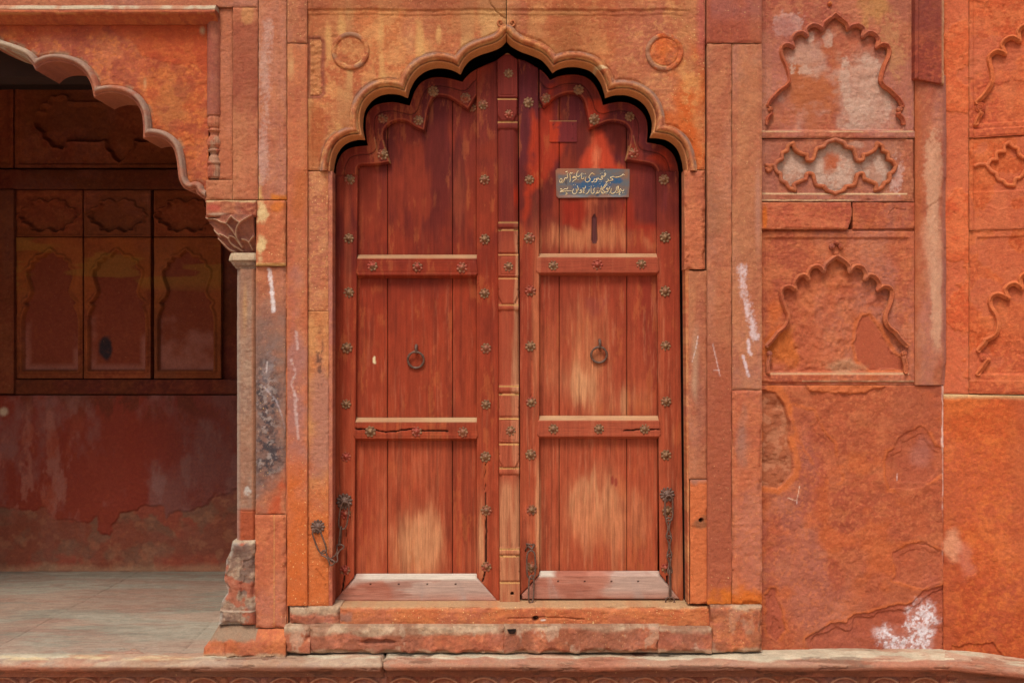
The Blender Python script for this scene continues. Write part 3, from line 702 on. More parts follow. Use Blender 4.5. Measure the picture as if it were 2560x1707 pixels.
board("stile", leafR, (1295, 140, 1348, 1503), 1, P_STILE, 234,
      lambda x, y, e: sum(-.0028 * (1 - ss(.4, 1.5, np.abs(x - tlin(y, 0, 4) - q))) for q in (1303, 1307, 1337)) - .006 * crack(x, y, [(1328, 900), (1329, 1000), (1331, 1050)], 1.1, 3), .028,
      keep=lambda x, y: np.minimum(sdpoly(x, y, encR), sdpoly(x, y, [(1295, 130), (1345, 130), (1348, 500), (1350, 1432), (1300, 1488), (1299, 600)])))
board("stile", leafR, (1638, 429, 1711, 1503), 1, P_STILE, 236,
      lambda x, y, e: sum(-.0028 * (1 - ss(.4, 1.5, np.abs(x - tlin(y, 0, 11) - q))) for q in (1646, 1650, 1685)) - .012 * crack(x, y, [(1668, 1440), (1668, 1470)], 2.6, 2), .028,
      post=lambda c, x, y, e: dirt_in(c, crack(x, y, [(1668, 1440), (1668, 1470)], 2.6, 2)),
      keep=lambda x, y: sdpoly(x, y, [(1641, 429), (1696.5, 429), (1708.5, 1502), (1702, 1502), (1650, 1434)]))
def archboard(leaf, par, outer, inner, seed, chips, clipx):
    poly = outer + inner[::-1]
    oo = outer
    def hf(x, y, e):
        do = pdist(x, y, oo)
        di = pdist(x, y, inner)
        return -.0055 * ((1 - ss(.5, 1.8, np.abs(do - 22))) + (1 - ss(.5, 1.5, np.abs(do - 26.5))) * .6) - .013 * (1 - ss(0, 4.5, di)) 
    def post(c, x, y, e):
        di = pdist(x, y, inner); do = pdist(x, y, oo)
        c[:, :3] = mixc(c[:, :3], S(176, 86, 58), .65 * (1 - ss(.6, 2.4, np.abs(di - 5))) * (.5 + .6 * fbm(x, y, 30, seed + 1)))      # paler line along the arris
        c[:, :3] = mixc(c[:, :3], S(58, 22, 20), .6 * (1 - ss(.6, 1.8, np.abs(do - 22))))
        c[:, :3] = mixc(c[:, :3], S(158, 78, 56), .5 * (1 - ss(.6, 1.8, np.abs(do - 1.5))))
        for q in chips: c[:, :3] = mixc(c[:, :3], S(182, 132, 86), (1 - ss(.6, 2.2, pdist(x, y, q))) * .7 * (.4 + .7 * fbm(x, y, 12, seed + 2)))
        return c
    xs = [p[0] for p in poly]; ys = [p[1] for p in poly]
    board("arch_board", par, (min(xs) - 1, min(ys) - 1, max(xs) + 1, max(ys) + 1), leaf, P_STILE, seed, hf, .028,
          keep=lambda x, y: np.minimum(sdpoly(x, y, poly), clipx(x)), post=post, step=1.7)
archboard(0, leafL, outL, inL, 240, [[(936, 345), (944, 385)], [(958, 352), (974, 405)], [(975, 407), (962, 370)]], lambda x: 1191.2 - x)
archboard(1, leafR, outR, inR, 244, [[(1572, 365), (1565, 400)], [(1583, 340), (1592, 375)], [(1563, 401), (1578, 360)]], lambda x: x - 1349)

def rail(par, leaf, poly, seed, lines=(), top=True, cr=None, bw=11., grey=0.0, hh=.038):
    xs = [p[0] for p in poly]; ys = [p[1] for p in poly]; yt, yb = min(ys), max(ys)
    def hf(x, y, e):
        s = np.maximum(sdpoly(x, y, poly), 0); lo = .7 * ss(yb - 40, yb - 10, y) if not grey else 0
        h = -(hh - .004) * (1 - np.clip(s / (bw * (1 - .35 * ss(yt + 15, yb - 10, y))), 0, 1))
        for q in lines: h = h - .002 * (1 - ss(.5, 1.4, np.abs(y - q)))
        if cr: h = h - .012 * crack(x, y, cr, 2.2, 4)
        return h + .002 * (fbm(x, y, 50, seed, 4, .15, 1) - .5) * (2 if grey else 1)
    def cf(x, y, e):
        c = paint(x, y, leaf, seed); 
        if leaf == 1: c[:, :3] = mixc(c[:, :3], S(176, 90, 66), .5); c[:, 3] = np.maximum(c[:, 3], .55)
        n = fbm(x, y, 60, seed + 1, 4, .4, 1)
        if grey:
            g = ss(.35, .7, fbm(x, y, 90, seed + 2, 4, .6, 1)) * (1 - ss(yt + 14, yb + 12, y)) * 1.3
            c[:, :3] = mixc(c[:, :3], S(192, 124, 102), .92); c[:, :3] = mixc(c[:, :3], S(196, 172, 158), np.clip(g + .15, 0, 1) * .85); c[:, :3] = mixc(c[:, :3], S(160, 90, 70), .5 * ss(.5, .75, fbm(x, y, 40, seed + 4, 5, .4, 1.4))); c[:, 3] = .75
            c[:, :3] = mixc(c[:, :3], S(216, 204, 188), (1 - ss(yt + 8, yt + 16, y)) * ss(.25, .55, n))
            for kx in grey_knots[leaf]:
                dx = x - kx - (y - yt) * .30; wk = 5 + (y - yt) * .22
                k1 = (1 - ss(.3, 1.1, np.abs(dx) / wk)) * ss(yt + 8, yt + 20, y)
                c[:, :3] = mixc(c[:, :3], S(186, 160, 148), k1 * (.3 + .7 * ss(.3, .7, fbm(x, y, 16, 266, 4, 1.4, .3))) * .85)
            for kx in np.linspace(min(xs) + 95, max(xs) - 110, 4): c[:, :3] = mixc(c[:, :3], S(60, 36, 32), 1 - ss(2, 3.4, np.hypot(x - kx, (y - yt - 22) * 1.3)))
        elif top:
            c[:, :3] = mixc(c[:, :3], S(196, 160, 120), (1 - ss(yt + bw - 2.5, yt + bw + 1.5, y)) * (.45 + .55 * n)); 
        if cr: c = dirt_in(c, crack(x, y, cr, 2.2, 4))
        return c
    return relief("bottom_rail" if grey else "rail", par, (min(xs), yt, max(xs), yb), cf, hf, mp=P_PANEL - hh, thick=hh - .004, mat='woodh',
                  keep=lambda x, y: sdpoly(x, y, poly), step=1.8)
grey_knots = {0: (1045, 1140), 1: (1368, 1578)}
def hexa(x0, x1, y0, y1, c=9): return [(x0 + c, y0), (x1 - c, y0), (x1, y0 + c), (x1, y1 - c), (x1 - c, y1), (x0 + c, y1), (x0, y1 - c), (x0, y0 + c)]
rail(leafL, 0, hexa(883, 1201.5, 635.5, 695), 250, (651, 680))
rail(leafL, 0, hexa(877, 1202, 1044.5, 1103), 252, (1058, 1092), cr=[(877, 1070), (920, 1074), (965, 1079), (1030, 1074), (1120, 1078)])
rail(leafR, 1, hexa(1333, 1655, 632.5, 689), 254, (646,))
rail(leafR, 1, hexa(1336, 1659, 1040, 1098), 256, (), cr=[(1560, 1078), (1600, 1072), (1659, 1073)])
rail(leafL, 0, [(889, 1437), (1190, 1437), (1206, 1450), (1249, 1503), (1247, 1507), (833, 1507), (831, 1501), (874, 1452)], 258, grey=1, bw=9)
rail(leafR, 1, [(1352, 1430), (1649, 1430), (1672, 1458), (1705, 1497), (1703, 1502), (1302, 1502), (1300, 1486), (1336, 1446)], 262, grey=1, bw=9)

# carved centre post fixed to the left leaf
SEG = [(133, 245, 'flat'), (247, 303, 'up'), (304, 325, 'ring'), (326, 554, 'shaft'), (555, 572, 'ring'), (574, 633, 'cap'), (636, 692, 'stud'), (695, 760, 'cup'),
       (761, 777, 'ring'), (778, 963, 'shaft'), (964, 983, 'ring'), (985, 1041, 'cap'), (1045, 1106, 'stud'), (1109, 1168, 'cup'), (1169, 1188, 'ring'), (1189, 1370, 'shaft'), (1371, 1388, 'ring'), (1389, 1452, 'cap'), (1455, 1504, 'hole')]
def post_x(y): return tlin(y, 0, 6)
def post_h(x, y, e):
    u = x - post_x(y) - 1268.5; h = np.zeros(len(x)); au = np.abs(u)
    for a, b, k in SEG:
        m = (y >= a - 1.5) & (y < b + 1.5); v = (y - a) / (b - a)
        if k in ('flat', 'stud'):
            g = .003 * (1 - ss(.5, 1.5, np.abs(np.minimum(np.minimum(24.5 - au, y - a), b - y) - 6)))
            hh = .004 - g - .007 * (1 - ss(0, 2, np.minimum(y - a, b - y)))
        elif k == 'hole': hh = .003 - .02 * (1 - ss(3, 4.5, np.hypot(u - 6, y - 1483))) - .007 * (1 - ss(0, 2, y - a))
        elif k == 'ring':
            t = np.abs(v - .5) * 2; hh = .004 * np.sqrt(np.clip(1 - ((v - .5) / .36) ** 2, 0, 1)) - .004 * (1 - ss(0, .12, np.abs(t - .86))) - .0001 * au
        elif k == 'shaft': hh = -.004 - .010 * ss(14, 25, au) - .006 * ss(22, 25, au)
        else:
            top = k == 'cap'; vv = (1 - v) if top else v
            lim = 24.5 - 9 * ss(.55, 1, vv) ** 1.6
            hh = .003 - .010 * ss(-1, 2, au - lim) - .006 * (1 - ss(0, 2, np.minimum(y - a, b - y)))
            hh = hh - .008 * (1 - ss(0, 3, np.hypot(au - 24.5, y - (a + (b - a) * (.62 if top else .45)))))
        h = np.where(m, hh, h)
    return h
def post_c(c, x, y, e):
    u = x - post_x(y) - 1268.5; n = fbm(x, y, 60, 270, 4, 1, .25); n3 = fbm(x, y, 14, 271, 4, 1.8, .15)
    t = ss(540, 620, y); low = ss(1180, 1230, y)
    c[:, :3] = mixc(c[:, :3], S(122, 46, 38), .8 * (1 - t)); c[:, :3] = mixc(c[:, :3], S(168, 82, 58), .6 * t)
    c[:, :3] = mixc(c[:, :3], S(176, 52, 28), .8 * ss(14, 16, u) * (1 - ss(0, 40, np.abs(y - 490))))
    m = np.clip(t * ss(10, 22, u + (n - .5) * 26) * (.5 + .7 * n3), 0, 1); c[:, :3] = mixc(c[:, :3], S(206, 150, 112), m * .8)
    m2 = np.clip(low * (.45 + .9 * n3) * (.6 + .6 * n), 0, 1); c[:, :3] = mixc(c[:, :3], S(206, 144, 104), m2 * .75)
    m3 = ss(980, 1000, y) * (1 - low); c[:, :3] = mixc(c[:, :3], S(190, 104, 74), m3 * .5 * (.4 + n3))
    for a, b, k in SEG:
        if k != 'shaft': c[:, :3] = mixc(c[:, :3], S(206, 160, 96), .75 * (1 - ss(1, 2.6, np.abs(y - a - 1.5))) * (.6 + .6 * n))
    c[:, 3] = np.clip(c[:, 3] + m + m2 + .5 * m3, 0, 1)
    return dirt_in(c, 1 - ss(3, 4.5, np.hypot(u - 6, y - 1483)))
board("centre_post", leafL, (1242, 131, 1301, 1505), 0, P_STILE - .022, 272, post_h, .03, post=post_c, step=1.6,
      keep=lambda x, y: sdpoly(x, y, [(1243.5, 150), (1268.5, 132), (1293.5, 150), (1299.5, 1505), (1249.5, 1505)]))

# patch plate on the right leaf
relief("patch_plate", leafR, (1374, 302, 1442, 355), lambda x, y, e: dirt_in(alpha(mixc(mixc(np.tile(S(120, 44, 46), (len(x), 1)), S(182, 60, 32), ss(0, 14, 1400 - x + (fbm(x, y, 20, 281) - .5) * 20)), S(190, 150, 100), (1 - ss(1, 2.5, y - 302)) * .8), .1),
       sum(1 - ss(1, 2, np.hypot(x - a, y - b)) for a, b in ((1383, 313), (1432, 311), (1431, 346))) * .7), mp=P_PANEL - .005, thick=.004, mat='woodv')

# studs: eight-petalled iron bosses
def stud_mesh(r, petals=8, tall=.014, seg=48):
    rings = [(1.0, 0, 1), (.96, .30, 1), (.82, .36, 1), (.66, .26, .6), (.52, .30, .2), (.44, .62, 0), (.28, .80, 0), (.13, 1.0, 0), (.05, 1.08, 0)]
    V = []; Q = []
    for (rr, hh, am) in rings:
        for k in range(seg):
            a = 2 * math.pi * k / seg; c_ = math.cos(petals * a)
            rad = r * rr * (1 + .11 * am * (abs(math.cos(petals * a / 2)) ** .6 * 2 - 1.2))
            V.append((rad * math.sin(a), -tall * hh * (1 + .55 * am * (c_ if rr < .97 else 0)), rad * math.cos(a)))
    for i in range(len(rings) - 1):
        for k in range(seg): Q.append((i * seg + k, (i + 1) * seg + k, (i + 1) * seg + (k + 1) % seg, i * seg + (k + 1) % seg))
    c0 = (len(rings) - 1) * seg
    V.append((0, -tall * 1.1, 0)); n = len(V) - 1
    for k in range(0, seg, 2): Q.append((c0 + k, n, c0 + (k + 2) % seg, c0 + (k + 1) % seg))
    return mesh_np("stud", np.array(V), np.array(Q))
SM = stud_mesh(.0262); SM.materials.append(M['stud'])
rs = np.random.RandomState(4)
def stud(par, px, py, dep=P_STILE, sc_=1.0, name="stud", me=None):
    X, Z = at(px, py, dep); o = bpy.data.objects.new(name, me or SM); COL.objects.link(o); o.parent = par
    q = par.location; o.location = (X - q.x, dep + .002 - q.y, Z - q.z); o.rotation_euler = (rs.uniform(-.06, .06), rs.uniform(0, .7), rs.uniform(-.06, .06))
    sc_ *= rs.uniform(.92, 1.06); o.scale = (sc_, sc_ * rs.uniform(.85, 1.15), sc_ * rs.uniform(.95, 1.03)); return o
F = 2560 / 2352.
for a, b in ((803, 413), (801, 548), (801, 672), (797, 799), (795, 928), (795, 1049), (794, 1180), (792, 1309), (1110, 241), (1113, 413), (1113, 550), (1113, 674), (1116, 800), (1116, 929), (1115, 1049), (1117, 1172), (1117, 1301)): stud(leafL, a * F, b * F)
for a, b in ((1214, 236), (1216, 413), (1216, 547), (1218, 668), (1218, 795), (1220, 923), (1219, 1044), (1221, 1171), (1221.5, 1302), (1525, 413), (1528, 545), (1528, 669), (1529, 794), (1530, 922), (1530, 1045), (1533, 1174), (1529, 1304)): stud(leafR, a * F, b * F)
for a, b in ((855, 611), (959, 613), (1061, 615), (851, 991), (957, 991), (1063, 992)): stud(leafL, a * F, b * F, P_PANEL - .038)
for a, b in ((1271, 610), (1372, 608), (1473, 607), (1271, 985), (1376, 985), (1481, 985)): stud(leafR, a * F, b * F, P_PANEL - .038)
for a, b in ((1083.5, 229), (1164, 246), (957, 297), (1046, 301.5), (957, 387)): stud(leafL, a, b)
stud(leafL, 1180, 270, P_PANEL, .8)
for a, b in ((1446.4, 225), (1365, 246), (1486, 298.5), (1574, 292), (1584, 382.6)): stud(leafR, a, b)
stud(leafR, 1350, 261, P_PANEL, .7)
for a, b in ((1271.5, 184), (1272, 286), (1271, 667), (1277, 1077)): stud(leafL, a, b, P_STILE - .026, .92)

# ring handles
def ring_handle(par, cx, cy, r, sx_, sy0, sy1, gap):
    dep = P_PANEL - .016
    h = bpy.data.objects.new("ring_handle", None); COL.objects.link(h); h.parent = par
    X, Z = at(sx_, sy1, dep); q = par.location; h.location = (X - q.x, P_PANEL - q.y, Z - q.z); h.empty_display_size = .05
    pts = []
    for k in range(40):
        a = gap + 2 * math.pi * k / 40; xx, zz = at(cx + math.cos(a) * r, cy + math.sin(a) * r, dep); pts.append((xx, dep + .008 * math.sin(a), zz))
    rr = [.0058 + .0006 * math.sin(k * .9) for k in range(40)]
    tube_obj("ring", h, [tube(pts, rr, True, 10)], M['iron'])
    x0, z0 = at(sx_, sy0, dep); x1, z1 = at(sx_, sy1, dep)
    pth = [(x0, P_PANEL - .001, z0), (x0, P_PANEL - .012, z0 + .002), (x0, P_PANEL - .024, z0 - .008), (x0, P_PANEL - .028, (z0 + z1) / 2), (x0, P_PANEL - .024, z1 + .004), (x0, P_PANEL - .010, z1 - .002), (x0, P_PANEL - .001, z1 + .004)]
    tube_obj("staple", h, [tube(pth, .0078, False, 8)], M['iron'])
ring_handle(leafL, 1039.5, 899.5, 20, 1040.5, 864, 880, 2.2)
ring_handle(leafR, 1497.5, 887, 19.5, 1499.5, 851, 869, -.4)

# ---------------------------------------------------------------- door chains
def P3(px, py, dep): X, Z = at(px, py, dep); return np.array((X, dep, Z))
def oval(p0, p1, w_, r=.0045, n=36, flip=0.0, depth_w=0.0):
    """long chain link from p0 to p1 (3-D), w_ wide across the view"""
    c = (p0 + p1) / 2; a = (p1 - p0) / 2; La = np.linalg.norm(a); ah = a / La
    cr = np.cross(ah, (0, 1, 0)); cr /= np.linalg.norm(cr); cr = cr * math.cos(flip) + np.array((0, 1, 0)) * math.sin(flip)
    hw = w_ / 2; pts = []
    for k in range(n):
        t = 2 * math.pi * k / n; ct, st = math.cos(t), math.sin(t)
        al_ = math.copysign(abs(ct) ** .55, ct) * La; ac = math.copysign(abs(st) ** .8, st) * hw
        pts.append(c + ah * al_ + cr * ac)
    return tube(pts, r, True, 8)
def eight(p0, p1, w_, r=.0042, flip=0.0, n=48):
    c = (p0 + p1) / 2; a = (p1 - p0) / 2; La = np.linalg.norm(a); ah = a / La
    cr = np.cross(ah, (0, 1, 0)); cr /= np.linalg.norm(cr); cr2 = cr * math.cos(flip) + np.array((0, 1, 0)) * math.sin(flip); nn = np.cross(ah, cr2)
    pts = []
    for k in range(n):
        t = 2 * math.pi * k / n; ct, st = math.cos(t), math.sin(t)
        pts.append(c + ah * La * math.copysign(abs(ct) ** .8, ct) + cr2 * w_ * .5 * st * (.16 + 2.1 * ct * ct * (1 - .35 * ct * ct)) + nn * .002 * st)
    return tube(pts, r, True, 8)
RM = stud_mesh(.038, 12, .017, 72); RM.materials.append(M['iron']); RM.name = "rosette"
def chain(label, rosettes, links, loc):
    t = thing("door_chain", label, "chain", loc, "iron door chains")
    for (px, py, dep, sc_) in rosettes:
        o = stud(t, px, py, dep, sc_, "rosette", RM)
    for l in links: tube_obj("link", t, [l], M['iron'])
    return t
d0, d1 = P_STILE - .020, -.018
a, b, c = at(862, 1255, d0)[0], 0, 0
chain("iron chain looped from the door's left edge to a rosette on the stone jamb", [(861, 1253, P_STILE, 1.0), (794.5, 1316, -.004, .92)],
      [oval(P3(864, 1254, d0 - .008), P3(855, 1322, d0), .045, .0042), oval(P3(853, 1316, d0 - .002), P3(848, 1364, d0 - .005), .018, .0042, flip=1.35),
       eight(P3(853, 1361, d0 - .01), P3(833, 1404, -.03), .048), eight(P3(833, 1410, -.036), P3(806, 1378, -.028), .040, flip=.25),
       oval(P3(810, 1382, -.026), P3(787, 1322, d1 - .006), .043, .0042)],
      (at(862, 1255, d0)[0], P_STILE, at(862, 1255, d0)[1]))
d2 = P_STILE - .026
chain("iron chain of twisted links hanging from a rosette down the door's right edge", [(1668, 1236, P_STILE, .95)],
      [oval(P3(1672, 1238, d2 - .006), P3(1672.5, 1302, d2), .040, .0048), eight(P3(1671, 1294, d2), P3(1672, 1345, d2), .034, .0046, .35), eight(P3(1673, 1339, d2), P3(1674, 1391, d2), .032, .0046, -.4),
       eight(P3(1673, 1385, d2), P3(1675, 1433, d2), .034, .0046, .45), oval(P3(1675, 1424, d2 - .003), P3(1675.5, 1498, d2 - .01), .02, .0046, flip=1.1),
       oval(P3(1664, 1501, d2 - .01), P3(1686, 1501, d2 - .012), .034, .0042)],
      (at(1668, 1236, d2)[0], P_STILE, at(1668, 1236, d2)[1]))
st_ = tube([P3(1320, 1362, P_STILE), P3(1322, 1366, d2), P3(1330, 1372, d2 - .004), P3(1334, 1364, d2), P3(1334, 1360, P_STILE)], .006)
t3 = chain("short iron chain of two long links hanging by the centre post down to the sill", [],
      [oval(P3(1327.5, 1376, d2 - .004), P3(1328, 1446, d2 - .004), .044, .0046), oval(P3(1329, 1438, d2 - .01), P3(1327, 1506, d2 - .02), .030, .0046, flip=.5)],
      (at(1327, 1368, d2)[0], P_STILE, at(1327, 1368, d2)[1]))
tube_obj("hook", t3, [st_, tube([P3(1313, 1376, P_STILE - .002), P3(1318, 1366, P_STILE - .01), P3(1316, 1358, P_STILE - .012), P3(1322, 1360, P_STILE - .016), P3(1338, 1362, P_STILE - .014)], .004)], M['iron'])

# ---------------------------------------------------------------- the sign
SD = P_PANEL - .006
sign = thing("sign_plate", "blue and rust tin sign with two lines of cream Urdu lettering on the right leaf", "sign", (at(1481, 458, SD)[0], SD, at(1481, 458, SD)[1]))
SPOLY = [(1389, 426), (1394, 421.5), (1480, 421), (1574, 423), (1574, 462), (1572, 493), (1480, 494), (1396, 495), (1391, 490)]
def sign_c(x, y, e):
    n = fbm(x, y, 26, 301, 4); n2 = fbm(x, y, 14, 302, 4, .5, 1); s = sdpoly(x, y, SPOLY)
    c = mixc(np.tile(S(96, 102, 108), (len(x), 1)), S(112, 98, 92), ss(.4, .7, n2))
    bl = np.maximum(ell(x, y, 1478, 461, 66, 17, .8, n, .5), ell(x, y, 1540, 452, 26, 9, .7, n, .5))
    c = mixc(c, S(22, 84, 128), np.clip(bl * 1.5, 0, 1))
    c = mixc(c, S(132, 88, 68), (1 - ss(1, 8, s + (n - .5) * 14)) * .9)
    c = mixc(c, S(160, 104, 62), .8 * ell(x, y, 1566, 436, 16, 30, .8, n)); c = mixc(c, S(168, 100, 62), .75 * ell(x, y, 1425, 428, 60, 11, .8, n))
    c = mixc(c, S(62, 58, 62), ss(-.5, 1, sdpoly(x, y, [(1411, 456), (1417.5, 448), (1417.5, 465)])))
    for q in ((1493, 488), (1505, 424)): c = mixc(c, S(38, 44, 66), ell(x, y, q[0], q[1], 6, 3, .5))
    return alpha(c, 0)
relief("plate", sign, (1388, 420, 1575, 496), sign_c, lambda x, y, e: .004 * ss(486, 495, y) * np.abs(np.sin((x - 1390) / 30.)) + .001 * (fbm(x, y, 40, 303) - .5), mp=SD, thick=.0025, keep=lambda x, y: sdpoly(x, y, SPOLY), mat='tin', step=1.5)
LET = [[
 [(2138, 325), (2110, 322), (2085, 305), (2062, 335), (1990, 375), (1900, 398), (1830, 392), (1792, 365)], [(1792, 372), (1735, 395), (1715, 408), (1770, 440), (1792, 468), (1745, 490), (1690, 498), (1660, 480)],
 [(1640, 440), (1658, 480), (1640, 515), (1575, 540)], [(1705, 560), (1718, 562)], [(1560, 268), (1540, 290), (1552, 318), (1574, 325), (1578, 290), (1560, 268)], [(1576, 325), (1545, 362), (1500, 372), (1450, 345)],
 [(1500, 375), (1440, 395), (1490, 425), (1455, 462), (1390, 455), (1350, 430), (1365, 400)], [(1532, 205), (1540, 212)], [(1415, 292), (1425, 296)], [(1465, 272), (1475, 276)], [(1378, 520), (1386, 524)], [(1436, 520), (1444, 524)], [(1405, 580), (1414, 582)],
 [(1350, 435), (1310, 430), (1290, 455), (1325, 480), (1325, 440)], [(1328, 470), (1300, 520), (1240, 545)], [(1242, 428), (1240, 480), (1200, 530), (1145, 542)],
 [(1262, 310), (1215, 300), (1185, 268), (1125, 320), (1085, 395), (1115, 435), (1118, 480), (1070, 528), (1015, 535), (978, 500), (982, 430), (1000, 380)],
 [(990, 290), (975, 294)], [(945, 296), (930, 300)], [(938, 385), (925, 435), (885, 445), (868, 405), (882, 265)],
 [(845, 300), (830, 335), (780, 380), (735, 370), (722, 335), (745, 240), (785, 208)], [(722, 350), (690, 385), (635, 372), (612, 425), (650, 400), (712, 415), (715, 445), (640, 490), (598, 545)], [(760, 470), (770, 474)], [(650, 288), (658, 290)],
 [(532, 330), (538, 450), (524, 545)], [(512, 325), (545, 265), (570, 290), (602, 255)], [(472, 260), (448, 310), (458, 380), (430, 425), (382, 418), (360, 465), (338, 520), (285, 570)], [(455, 222), (400, 245)],
 [(268, 430), (232, 480), (224, 530), (258, 548), (296, 505), (288, 450), (262, 430)]],
 [[(2112, 740), (2104, 790), (2062, 800), (2030, 758), (2005, 735), (1992, 790), (2000, 840), (1972, 908), (2012, 905)], [(2068, 855), (2080, 856)], [(2110, 855), (2122, 856)], [(1992, 800), (1955, 835), (1905, 855), (1895, 840)], [(1946, 650), (1938, 840)],
 [(1896, 672), (1885, 780), (1835, 850), (1770, 878), (1728, 842), (1738, 770), (1755, 720)], [(1702, 672), (1682, 742), (1625, 715), (1605, 735), (1655, 775), (1622, 832), (1562, 822)], [(1640, 650), (1650, 654)], [(1582, 890), (1592, 892)], [(1688, 850), (1698, 852)], [(1660, 905), (1670, 906)],
 [(1605, 555), (1545, 640), (1478, 738), (1520, 800), (1560, 832), (1500, 872), (1468, 820)], [(1632, 590), (1560, 675), (1505, 740)], [(1452, 648), (1440, 760), (1448, 830), (1480, 878)], [(1392, 785), (1382, 842), (1332, 852), (1330, 785)], [(1332, 852), (1280, 882)], [(1350, 712), (1360, 716)],
 [(1262, 700), (1228, 762), (1242, 835), (1190, 872), (1150, 830), (1150, 650)], [(1218, 650), (1228, 654)], [(1092, 738), (1084, 810), (1040, 862), (990, 892)], [(1088, 670), (1098, 674)],
 [(988, 650), (972, 712), (932, 730), (900, 700)], [(932, 730), (942, 790), (915, 850), (955, 852)], [(885, 790), (850, 765), (832, 795), (872, 815), (885, 790)], [(882, 800), (855, 850), (785, 862)],
 [(735, 640), (762, 700), (770, 760), (722, 790), (702, 720)], [(735, 795), (712, 860), (642, 882), (602, 842), (618, 770), (645, 735)], [(632, 620), (642, 624)], [(684, 620), (694, 624)],
 [(468, 685), (442, 742), (385, 740), (330, 770), (242, 822), (400, 802), (590, 800)], [(240, 745), (305, 752)], [(400, 830), (442, 872), (412, 905), (390, 890)]]]
for line in LET:
    parts = []
    for s_ in line:
        q = smooth_arc(s_, 5) if len(s_) > 2 else s_
        n = len(q); pts = []
        for u, v in q:
            X, Z = at(1380 + u / 11.76, 410 + v / 11.76, SD); pts.append((X, SD - .0012, Z))
        rr = [(.0018 if n > 2 else .0025) * (.75 + .45 * math.sin(math.pi * (i + .5) / n)) for i in range(n)]
        V, Q = tube(pts, rr, False, 6); V[:, 1] = SD - .0012 + (V[:, 1] - (SD - .0012)) * .35; parts.append((V, Q))
    tube_obj("lettering", sign, parts, M['letter'])

# ---------------------------------------------------------------- carved wall right of the door
wall = thing("carved_wall", "orange sandstone wall with two cusped niches, a cartouche and peeling lower slab beside the door", "wall", (1.7, .05, 0))
def mirror(half, cx): return half + [(2 * cx - a, b) for a, b in half[-2::-1]]
B6 = dict(ox=1800, oy=0, sc_=1986 / 760.); B7 = dict(ox=1800, oy=540, sc_=2.8)
n1m = curve([[(392, 590), (430, 565), (452, 530), (448, 490), (430, 430), (403, 370), (398, 330), (412, 300), (445, 292), (478, 308)],
             [(478, 308), (468, 265), (490, 228), (530, 213), (568, 235)], [(568, 235), (564, 195), (600, 165), (640, 170), (667, 190)], [(667, 190), (680, 155), (712, 128), (752, 96)]], **B6)
N1 = mirror(curve([[(312, 690), (330, 655), (365, 618), (392, 590)]], **B6) + n1m[1:], 2087.8)
N1F = curve([[(304, 805), (312, 775), (338, 745)]], **B6)
n3m = curve([[(405, 815), (450, 780), (475, 735), (475, 690), (455, 640), (435, 580), (430, 530), (450, 500), (490, 492), (528, 515)],
             [(528, 515), (520, 470), (550, 425), (590, 413), (618, 440)], [(618, 440), (615, 400), (640, 360), (690, 350), (725, 387)], [(725, 387), (735, 345), (770, 312), (818, 280)]], **B7)
N3 = mirror(curve([[(328, 905), (370, 862), (405, 815)]], **B7) + n3m[1:], 2092.2)
N3F = curve([[(335, 1092), (335, 1045), (348, 990)]], **B7)
cup = curve([[(355, 1085), (375, 1055), (405, 1040)], [(405, 1040), (408, 1000), (440, 985)], [(440, 985), (445, 955), (478, 935)], [(478, 935), (490, 975), (530, 1003), (568, 1012)],
             [(568, 1012), (572, 1045), (605, 1045), (620, 1005)], [(620, 1005), (635, 970), (680, 958)], [(680, 958), (700, 930), (752, 912)]], **B6)
clo = curve([[(355, 1085), (370, 1120), (395, 1135)], [(395, 1135), (400, 1178), (430, 1195)], [(430, 1195), (450, 1228), (490, 1243)], [(490, 1243), (485, 1205), (530, 1183), (562, 1170)],
             [(562, 1170), (572, 1135), (605, 1140), (615, 1175)], [(615, 1175), (630, 1210), (680, 1218)], [(680, 1218), (700, 1245), (752, 1264)]], **B6)
CART = mirror(cup, 2087.8); CARTB = mirror(clo, 2087.8); CPOLY = CART + CARTB[::-1][1:-1]
def closed_niche(N_, F_, cx, base):
    return [(F_[0][0], base)] + F_ + N_ + [(2 * cx - a, b) for a, b in F_[::-1]] + [(2 * cx - F_[0][0], base)]
N1P = closed_niche(N1, N1F, 2087.8, 326); N3P = closed_niche(N3, N3F, 2092.2, 932)
def bead_h(d, hw, hgt): return hgt * np.sqrt(np.clip(1 - ((d) / hw) ** 2, 0, 1)) 
def moulding(parent, name, paths, hw, hgt, mp, cf, step=1.3, inner=None):
    xs = [p[0] for q in paths for p in q]; ys = [p[1] for q in paths for p in q]
    dd = lambda x, y: np.minimum.reduce([pdist(x, y, q) for q in paths])
    def hf(x, y, e):
        d = dd(x, y); h = bead_h(d, hw + .3, hgt)
        if inner is not None:     # an inner step that follows the roll on the niche side
            u = inner(x, y) / hw; h = hgt * (ss(-.98, -.62, u) * .55 + .45 * ss(-.60, -.45, u)) * (1 - ss(.02, .12, u)) + hgt * .42 * ss(.02, .08, u) * (1 - ss(.62, .74, u)) + hgt * .08
        return h + .0015 * (fbm(x, y, 18, 311, 3) - .5)
    return relief(name, parent, (min(xs) - hw - 2, min(ys) - hw - 2, max(xs) + hw + 2, max(ys) + hw + 2), cf, hf, mp=mp, step=step, thick=.012, keep=lambda x, y: hw - dd(x, y))
WD = .035
def panel_w(x, y, e, seed, base='clay'):
    c = stone(x, y, base, seed, .1, 1.1)
    c = mixc(c, S(172, 104, 86), .5 * ss(.45, .8, fbm(x, y, 100, seed + 5, 5)))
    return c
